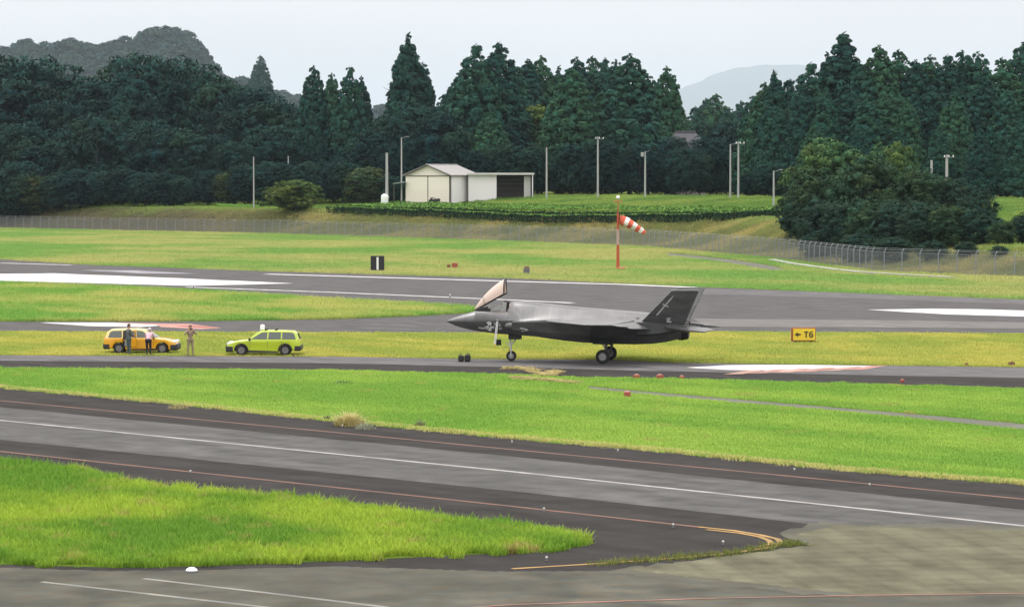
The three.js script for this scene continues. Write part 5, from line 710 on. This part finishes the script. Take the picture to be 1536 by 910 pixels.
const wagon = { L: 4.45, Wd: 1.70, belt: 0.92, roof: 1.46, wb: 2.60, rw: 0.32, shift: 0.02, noseX: 2.20, tailX: -2.20, lampY: 0.70, mirrorX: 0.82, handles: [0.0, -0.92],
  profile: [[-2.12, 0.34], [-2.20, 0.55], [-2.18, 0.92], [-1.6, 0.94], [0.95, 0.93], [1.55, 0.86], [1.98, 0.74], [2.16, 0.60], [2.18, 0.40], [2.10, 0.28]],
  cabin: [[-2.15, 0.88], [-1.98, 1.30], [-1.78, 1.44], [-1.2, 1.47], [-0.2, 1.48], [0.25, 1.43], [1.02, 0.90]],
  windows: [{ pts: [[-1.92, 0.97], [-1.82, 1.28], [-1.68, 1.36], [-1.12, 1.38], [-1.10, 0.97]] }, { open: 1, pts: [[-1.02, 0.97], [-1.03, 1.38], [-0.32, 1.39], [-0.28, 0.97]] }, { pts: [[-0.20, 0.97], [-0.22, 1.39], [0.12, 1.36], [0.72, 0.98]] }],
  screen: [[0.95, 0.98], [0.30, 1.40]], rear: [[-2.12, 0.97], [-1.97, 1.30]] };
{
  const p = G(396.5, 532.4), o = thing('service_car', 'lime green airport wagon with white roof beacon and dark bumpers', 'car', p.setY(0.014), Math.PI + 0.0);
  const mG = M('lime paint', 0.42, 0.54, 0.02, 0.28, { clearcoat: 0.7, clearcoatRoughness: 0.1 });
  carParts(o, wagon, mG, {});
  mesh('beacon', (() => { const g = new THREE.LatheGeometry([[0, 0], [0.15, 0], [0.16, 0.06], [0.13, 0.10], [0.14, 0.16], [0.12, 0.30], [0, 0.34]].map(q => new THREE.Vector2(...q)), 16); g.translate(0.12, 1.48, 0); return g; })(), M('white enamel', 0.75, 0.78, 0.78), o);
  for (const x of [-0.12, -0.72]) mesh('roof_bar', [bx(0.07, 0.05, 1.16, x, 1.56, 0), bx(0.09, 0.12, 0.06, x, 1.51, 0.55), bx(0.09, 0.12, 0.06, x, 1.51, -0.55)], mPlastic, o);
  mesh('wheel_arch', [...[-1.28, 1.32].map(x => { const g = new THREE.TorusGeometry(0.40, 0.035, 6, 18, Math.PI); g.translate(x, 0.30, 0.845); return g; }), ...[-1.28, 1.32].map(x => { const g = new THREE.TorusGeometry(0.40, 0.035, 6, 18, Math.PI); g.translate(x, 0.30, -0.845); return g; })], mPlastic, o);
  const p2 = G(212.5, 529.6), y = thing('service_car', 'yellow airport estate car with its rear side door open', 'car', p2.setY(0.014), -0.02);
  const mY = M('yellow orange paint', 0.72, 0.36, 0.012, 0.28, { clearcoat: 0.7, clearcoatRoughness: 0.1 });
  carParts(y, wagon, mY, { opening: [-1.04, -0.26, 0.40, 1.38], side: 1, roofMat: M('pale yellow roof paint', 0.74, 0.58, 0.22, 0.28, { clearcoat: 0.7, clearcoatRoughness: 0.1 }) });
  const dr = new THREE.Group(); dr.name = 'open_door'; y.add(dr); dr.position.set(-0.26, 0, 0.86); dr.rotation.y = 1.15;
  mesh('panel', rbx(0.80, 0.56, 0.10, 0.04, -0.40, 0.68, 0), mY, dr); mesh('window_frame', [bx(0.05, 0.44, 0.05, -0.03, 1.16, -0.03, 0.12), bx(0.05, 0.44, 0.05, -0.77, 1.16, -0.03, 0.12), bx(0.78, 0.05, 0.05, -0.40, 1.38, -0.06)], mY, dr); mesh('pane', bx(0.70, 0.40, 0.012, -0.40, 1.16, -0.03, 0.12), M('clear pane', 0.9, 0.92, 0.9, 0.05, { transmission: 0.9, thickness: 0 }), dr); mesh('trim', rbx(0.7, 0.4, 0.04, 0.02, -0.4, 0.68, -0.06), M('cream trim', 0.5, 0.46, 0.36, 0.8), dr);
  mesh('interior', bx(0.77, 0.96, 0.5, -0.65, 0.89, 0.40), mInt, y);
  mesh('load', [rbx(0.5, 0.4, 0.4, 0.06, -0.7, 0.62, 0.62), rbx(0.3, 0.3, 0.3, 0.05, -0.45, 0.56, 0.66)], M('grey load', 0.22, 0.27, 0.28, 0.8), y);
}
// ---------- people ----------
function sdCaps(p, a, b, ra, rb) { const bax = b[0] - a[0], bay = b[1] - a[1], baz = b[2] - a[2], pax = p[0] - a[0], pay = p[1] - a[1], paz = p[2] - a[2]; const t = Math.max(0, Math.min(1, (pax * bax + pay * bay + paz * baz) / (bax * bax + bay * bay + baz * baz + 1e-9))); const x = pax - t * bax, y = pay - t * bay, z = paz - t * baz; return Math.sqrt(x * x + y * y + z * z) - (ra + (rb - ra) * t); }
function sdf(bones, p, k) { let d = 1e3; for (const [a, b, ra, rb] of bones) { const e = sdCaps(p, a, b, ra, rb), h = Math.max(0, Math.min(1, 0.5 + 0.5 * (d - e) / k)); d = d + (e - d) * h - k * h * (1 - h); } return d; }
function cubes(bones, cx, cy, cz, half, n, k, colour) {
  const mc = new MarchingCubes(n, new THREE.MeshBasicMaterial(), false, false, 90000); mc.isolation = 0;
  const near = bones.map(b => b);
  for (let z = 0; z < n; z++) for (let y = 0; y < n; y++) for (let x = 0; x < n; x++) { const q = [cx + ((x - n / 2) / (n / 2)) * half, cy + ((y - n / 2) / (n / 2)) * half, cz + ((z - n / 2) / (n / 2)) * half]; mc.field[x + y * n + z * n * n] = -sdf(near, q, k); }
  mc.update(); const c = mc.count, P = new Float32Array(c * 3), N = new Float32Array(c * 3), C = new Float32Array(c * 3);
  for (let i = 0; i < c; i++) { const q = [cx + mc.positionArray[i * 3] * half, cy + mc.positionArray[i * 3 + 1] * half, cz + mc.positionArray[i * 3 + 2] * half]; P.set(q, i * 3); N.set(mc.normalArray.subarray(i * 3, i * 3 + 3), i * 3); C.set(colour(q), i * 3); }
  const g = new THREE.BufferGeometry(); g.setAttribute('position', new THREE.BufferAttribute(P, 3)); g.computeVertexNormals(); g.setAttribute('color', new THREE.BufferAttribute(C, 3)); return g;
}
const mPerson = M('person', 1, 1, 1, 0.8, { vertexColors: true });
function person(label, pos, turn, j, col, scale) {
  const o = thing('person', label, 'person', pos, turn); const k = scale;
  const sk = [0.42, 0.26, 0.18], B = [];
  const add = (a, b, ra, rb) => B.push([a, b, ra, rb]);
  add(j.pelL, j.pelR, 0.115, 0.115); add(j.pel, j.waist, 0.13, 0.125); add(j.waist, j.chest, 0.125, 0.145); add(j.shL, j.shR, 0.075, 0.075); add(j.chestL, j.chestR, 0.115, 0.115); add(j.chest, j.neck, 0.09, 0.055); add(j.neck, j.head0, 0.055, 0.06);
  for (const s of ['L', 'R']) { add(j['sh' + s], j['el' + s], 0.062, 0.046); add(j['el' + s], j['wr' + s], 0.045, 0.032); add(j['pel' + s], j['kn' + s], 0.098, 0.066); add(j['kn' + s], j['an' + s], 0.064, 0.045); const a = j['an' + s]; add([a[0], 0.05, a[2] - 0.04], [a[0], 0.035, a[2] + 0.17], 0.05, 0.035); }
  const colour = q => { if (q[1] < 0.09) return col.shoe; if (q[1] > j.neck[1] + 0.0) return sk; for (const s of ['L', 'R']) { const w = j['wr' + s], e = j['el' + s]; if (Math.hypot(q[0] - w[0], q[1] - w[1], q[2] - w[2]) < 0.06) return sk; if (col.shortSleeve && sdCaps(q, e, w, 0.045, 0.032) < 0.02) return sk; } return q[1] < j.waist[1] - 0.05 && !(sdCaps(q, j.elL, j.wrL, 0.05, 0.05) < 0.03 || sdCaps(q, j.elR, j.wrR, 0.05, 0.05) < 0.03) ? col.leg : col.top; };
  const parts = [cubes(B, 0, 0.9, 0.05, 0.98, 120, 0.035, colour)];
  // head with a face
  const h = j.head0, f = j.face, H = []; const hp = (u, v, w) => [h[0] + f[0] * w + f[2] * u, h[1] + 0.10 + v, h[2] + f[2] * w - f[0] * u];
  H.push([hp(0, 0.03, -0.01), hp(0, 0.05, 0.0), 0.092, 0.09], [hp(0, -0.05, 0.03), hp(0, -0.02, 0.02), 0.062, 0.075], [hp(0, 0.015, 0.085), hp(0, -0.02, 0.10), 0.012, 0.016], [hp(-0.085, 0.0, 0), hp(-0.085, 0.03, 0), 0.016, 0.018], [hp(0.085, 0.0, 0), hp(0.085, 0.03, 0), 0.016, 0.018], [hp(-0.025, -0.062, 0.082), hp(0.025, -0.062, 0.082), 0.009, 0.009], [hp(0, -0.12, -0.01), hp(0, -0.05, 0), 0.05, 0.055]);
  const eyes = [hp(-0.034, 0.012, 0.085), hp(0.034, 0.012, 0.085)], mouth = hp(0, -0.062, 0.09);
  parts.push(cubes(H, h[0], h[1] + 0.08, h[2], 0.2, 72, 0.018, q => { for (const e of eyes) if (Math.hypot(q[0] - e[0], q[1] - e[1], q[2] - e[2]) < 0.014) return [0.03, 0.025, 0.02]; if (Math.hypot(q[0] - mouth[0], (q[1] - mouth[1]) * 2, q[2] - mouth[2]) < 0.028) return [0.28, 0.12, 0.10]; return sk; }));
  // hands: palm, four fingers and a thumb each
  for (const s of ['L', 'R']) {
    const w = V(...j['wr' + s]), d = w.clone().sub(V(...j['el' + s])).normalize(), side = V(...(j['side' + s] || [0, 0, 1])); side.addScaledVector(d, -side.dot(d)).normalize(); const nn = d.clone().cross(side).normalize().multiplyScalar(s === 'L' ? 1 : -1), Q = [];
    const P = (a, b, c) => w.clone().addScaledVector(d, a).addScaledVector(side, b).addScaledVector(nn, c).toArray();
    Q.push([P(-0.02, 0, 0), P(0.02, 0, 0), 0.030, 0.028], [P(0.03, -0.026, 0), P(0.085, -0.030, 0), 0.018, 0.015], [P(0.03, 0.0, 0), P(0.09, 0.0, 0), 0.019, 0.016], [P(0.03, 0.026, 0), P(0.085, 0.030, 0), 0.018, 0.015]);
    [[-0.033, 0.062], [-0.011, 0.074], [0.012, 0.078], [0.034, 0.070]].forEach(([b, l]) => { Q.push([P(0.085, b, 0), P(0.085 + l * 0.5, b * 1.1, 0.012), 0.0095, 0.009], [P(0.085 + l * 0.5, b * 1.1, 0.012), P(0.085 + l * 0.85, b * 1.1, 0.040), 0.009, 0.008]); });
    Q.push([P(0.03, 0.03, 0.005), P(0.065, 0.062, 0.02), 0.013, 0.011], [P(0.065, 0.062, 0.02), P(0.098, 0.066, 0.032), 0.011, 0.009]);
    const c = P(0.07, 0, 0.01); parts.push(cubes(Q, c[0], c[1], c[2], 0.115, 64, 0.006, () => sk));
  }
  mesh('body', mergeGeometries(parts), mPerson, o);
  const hair = new THREE.SphereGeometry(0.108, 20, 14, 0, 6.283, 0, 1.75); hair.rotateX(-0.45); hair.scale(0.93, 1, 1.05); hair.rotateY(Math.atan2(f[0], f[2])); hair.translate(h[0], h[1] + 0.155, h[2]); mesh(col.hairName || 'hair', hair, M('hair ' + (col.hairName || 'black'), ...(col.hair || [0.015, 0.013, 0.012]), 0.8), o);
  o.scale.setScalar(k); return o;
}
const stand = { pel: [0, 0.95, 0], pelL: [0.095, 0.93, 0], pelR: [-0.095, 0.93, 0], waist: [0, 1.12, 0], chest: [0, 1.33, 0.01], chestL: [0.08, 1.30, 0.01], chestR: [-0.08, 1.30, 0.01], shL: [0.185, 1.43, 0], shR: [-0.185, 1.43, 0], neck: [0, 1.50, 0], head0: [0, 1.56, 0.02], face: [0, 0, 1], knL: [0.105, 0.50, 0.02], knR: [-0.105, 0.50, 0.02], anL: [0.11, 0.09, -0.01], anR: [-0.11, 0.09, -0.01], elL: [0.24, 1.15, -0.02], elR: [-0.24, 1.15, -0.02], wrL: [0.25, 0.90, 0.06], wrR: [-0.25, 0.90, 0.06] };
{
  const kh = [0.24, 0.19, 0.125];
  const p1 = person('person in khaki flight suit standing alone with hands raised to the face', G(285, 533.6).setY(0.014), 0.25, { ...stand, knL: [0.13, 0.50, 0.02], anL: [0.15, 0.09, 0], knR: [-0.13, 0.50, 0.02], anR: [-0.15, 0.09, 0], elL: [0.34, 1.28, 0.12], elR: [-0.34, 1.28, 0.12], wrL: [0.13, 1.52, 0.22], wrR: [-0.13, 1.52, 0.22], sideL: [-1, 0, 0.4], sideR: [1, 0, 0.4] }, { top: [0.27, 0.20, 0.15], leg: kh, shoe: [0.16, 0.12, 0.08], hair: [0.05, 0.03, 0.02] }, 1.0);
  const cam = mesh('handheld_camera', [rbx(0.13, 0.09, 0.07, 0.015, 0, 1.60, 0.30), new THREE.CylinderGeometry(0.035, 0.04, 0.10, 14).rotateX(Math.PI / 2).translate(0, 1.60, 0.38)], M('black nylon', 0.012, 0.012, 0.014)); cam.position.copy(p1.position); cam.rotation.y = 0.25; tag(cam, 'small black camera held up by the person in khaki', 'camera');
  const p2 = G(222.5, 533);
  person('person in pink shirt and black trousers leaning to the yellow car', p2.setY(0.014), 3.0, { ...stand, pel: [0, 0.90, -0.08], pelL: [0.095, 0.89, -0.08], pelR: [-0.095, 0.89, -0.08], waist: [0, 1.04, -0.02], chest: [0, 1.20, 0.10], chestL: [0.08, 1.17, 0.09], chestR: [-0.08, 1.17, 0.09], shL: [0.185, 1.27, 0.15], shR: [-0.185, 1.27, 0.15], neck: [0, 1.33, 0.21], head0: [0, 1.37, 0.26], elL: [0.24, 1.05, 0.30], elR: [-0.24, 1.05, 0.30], wrL: [0.20, 1.02, 0.54], wrR: [-0.20, 1.02, 0.54], knL: [0.11, 0.48, 0.02], knR: [-0.11, 0.48, 0.0], sideL: [-1, 0, 0], sideR: [1, 0, 0] }, { top: [0.66, 0.42, 0.50], leg: [0.015, 0.014, 0.018], shoe: [0.05, 0.025, 0.03], shortSleeve: true, hair: [0.50, 0.44, 0.46], hairName: 'cap' }, 1.0);
  person('dark haired person in grey green clothes at the open door of yellow car', G(192.5, 532.4).setY(0.014), 2.2, { ...stand, elL: [0.22, 1.18, 0.10], elR: [-0.22, 1.18, 0.10], wrL: [0.12, 1.08, 0.32], wrR: [-0.14, 1.06, 0.32], sideL: [-1, 0, 0], sideR: [1, 0, 0] }, { top: [0.085, 0.10, 0.10], leg: [0.055, 0.08, 0.085], shoe: [0.02, 0.02, 0.02] }, 1.02);
}
scene.traverse(o => { if (o.isMesh && !o.isInstancedMesh && !o.geometry.attributes.normal) o.geometry.computeVertexNormals(); });
renderer.render(scene, camera);
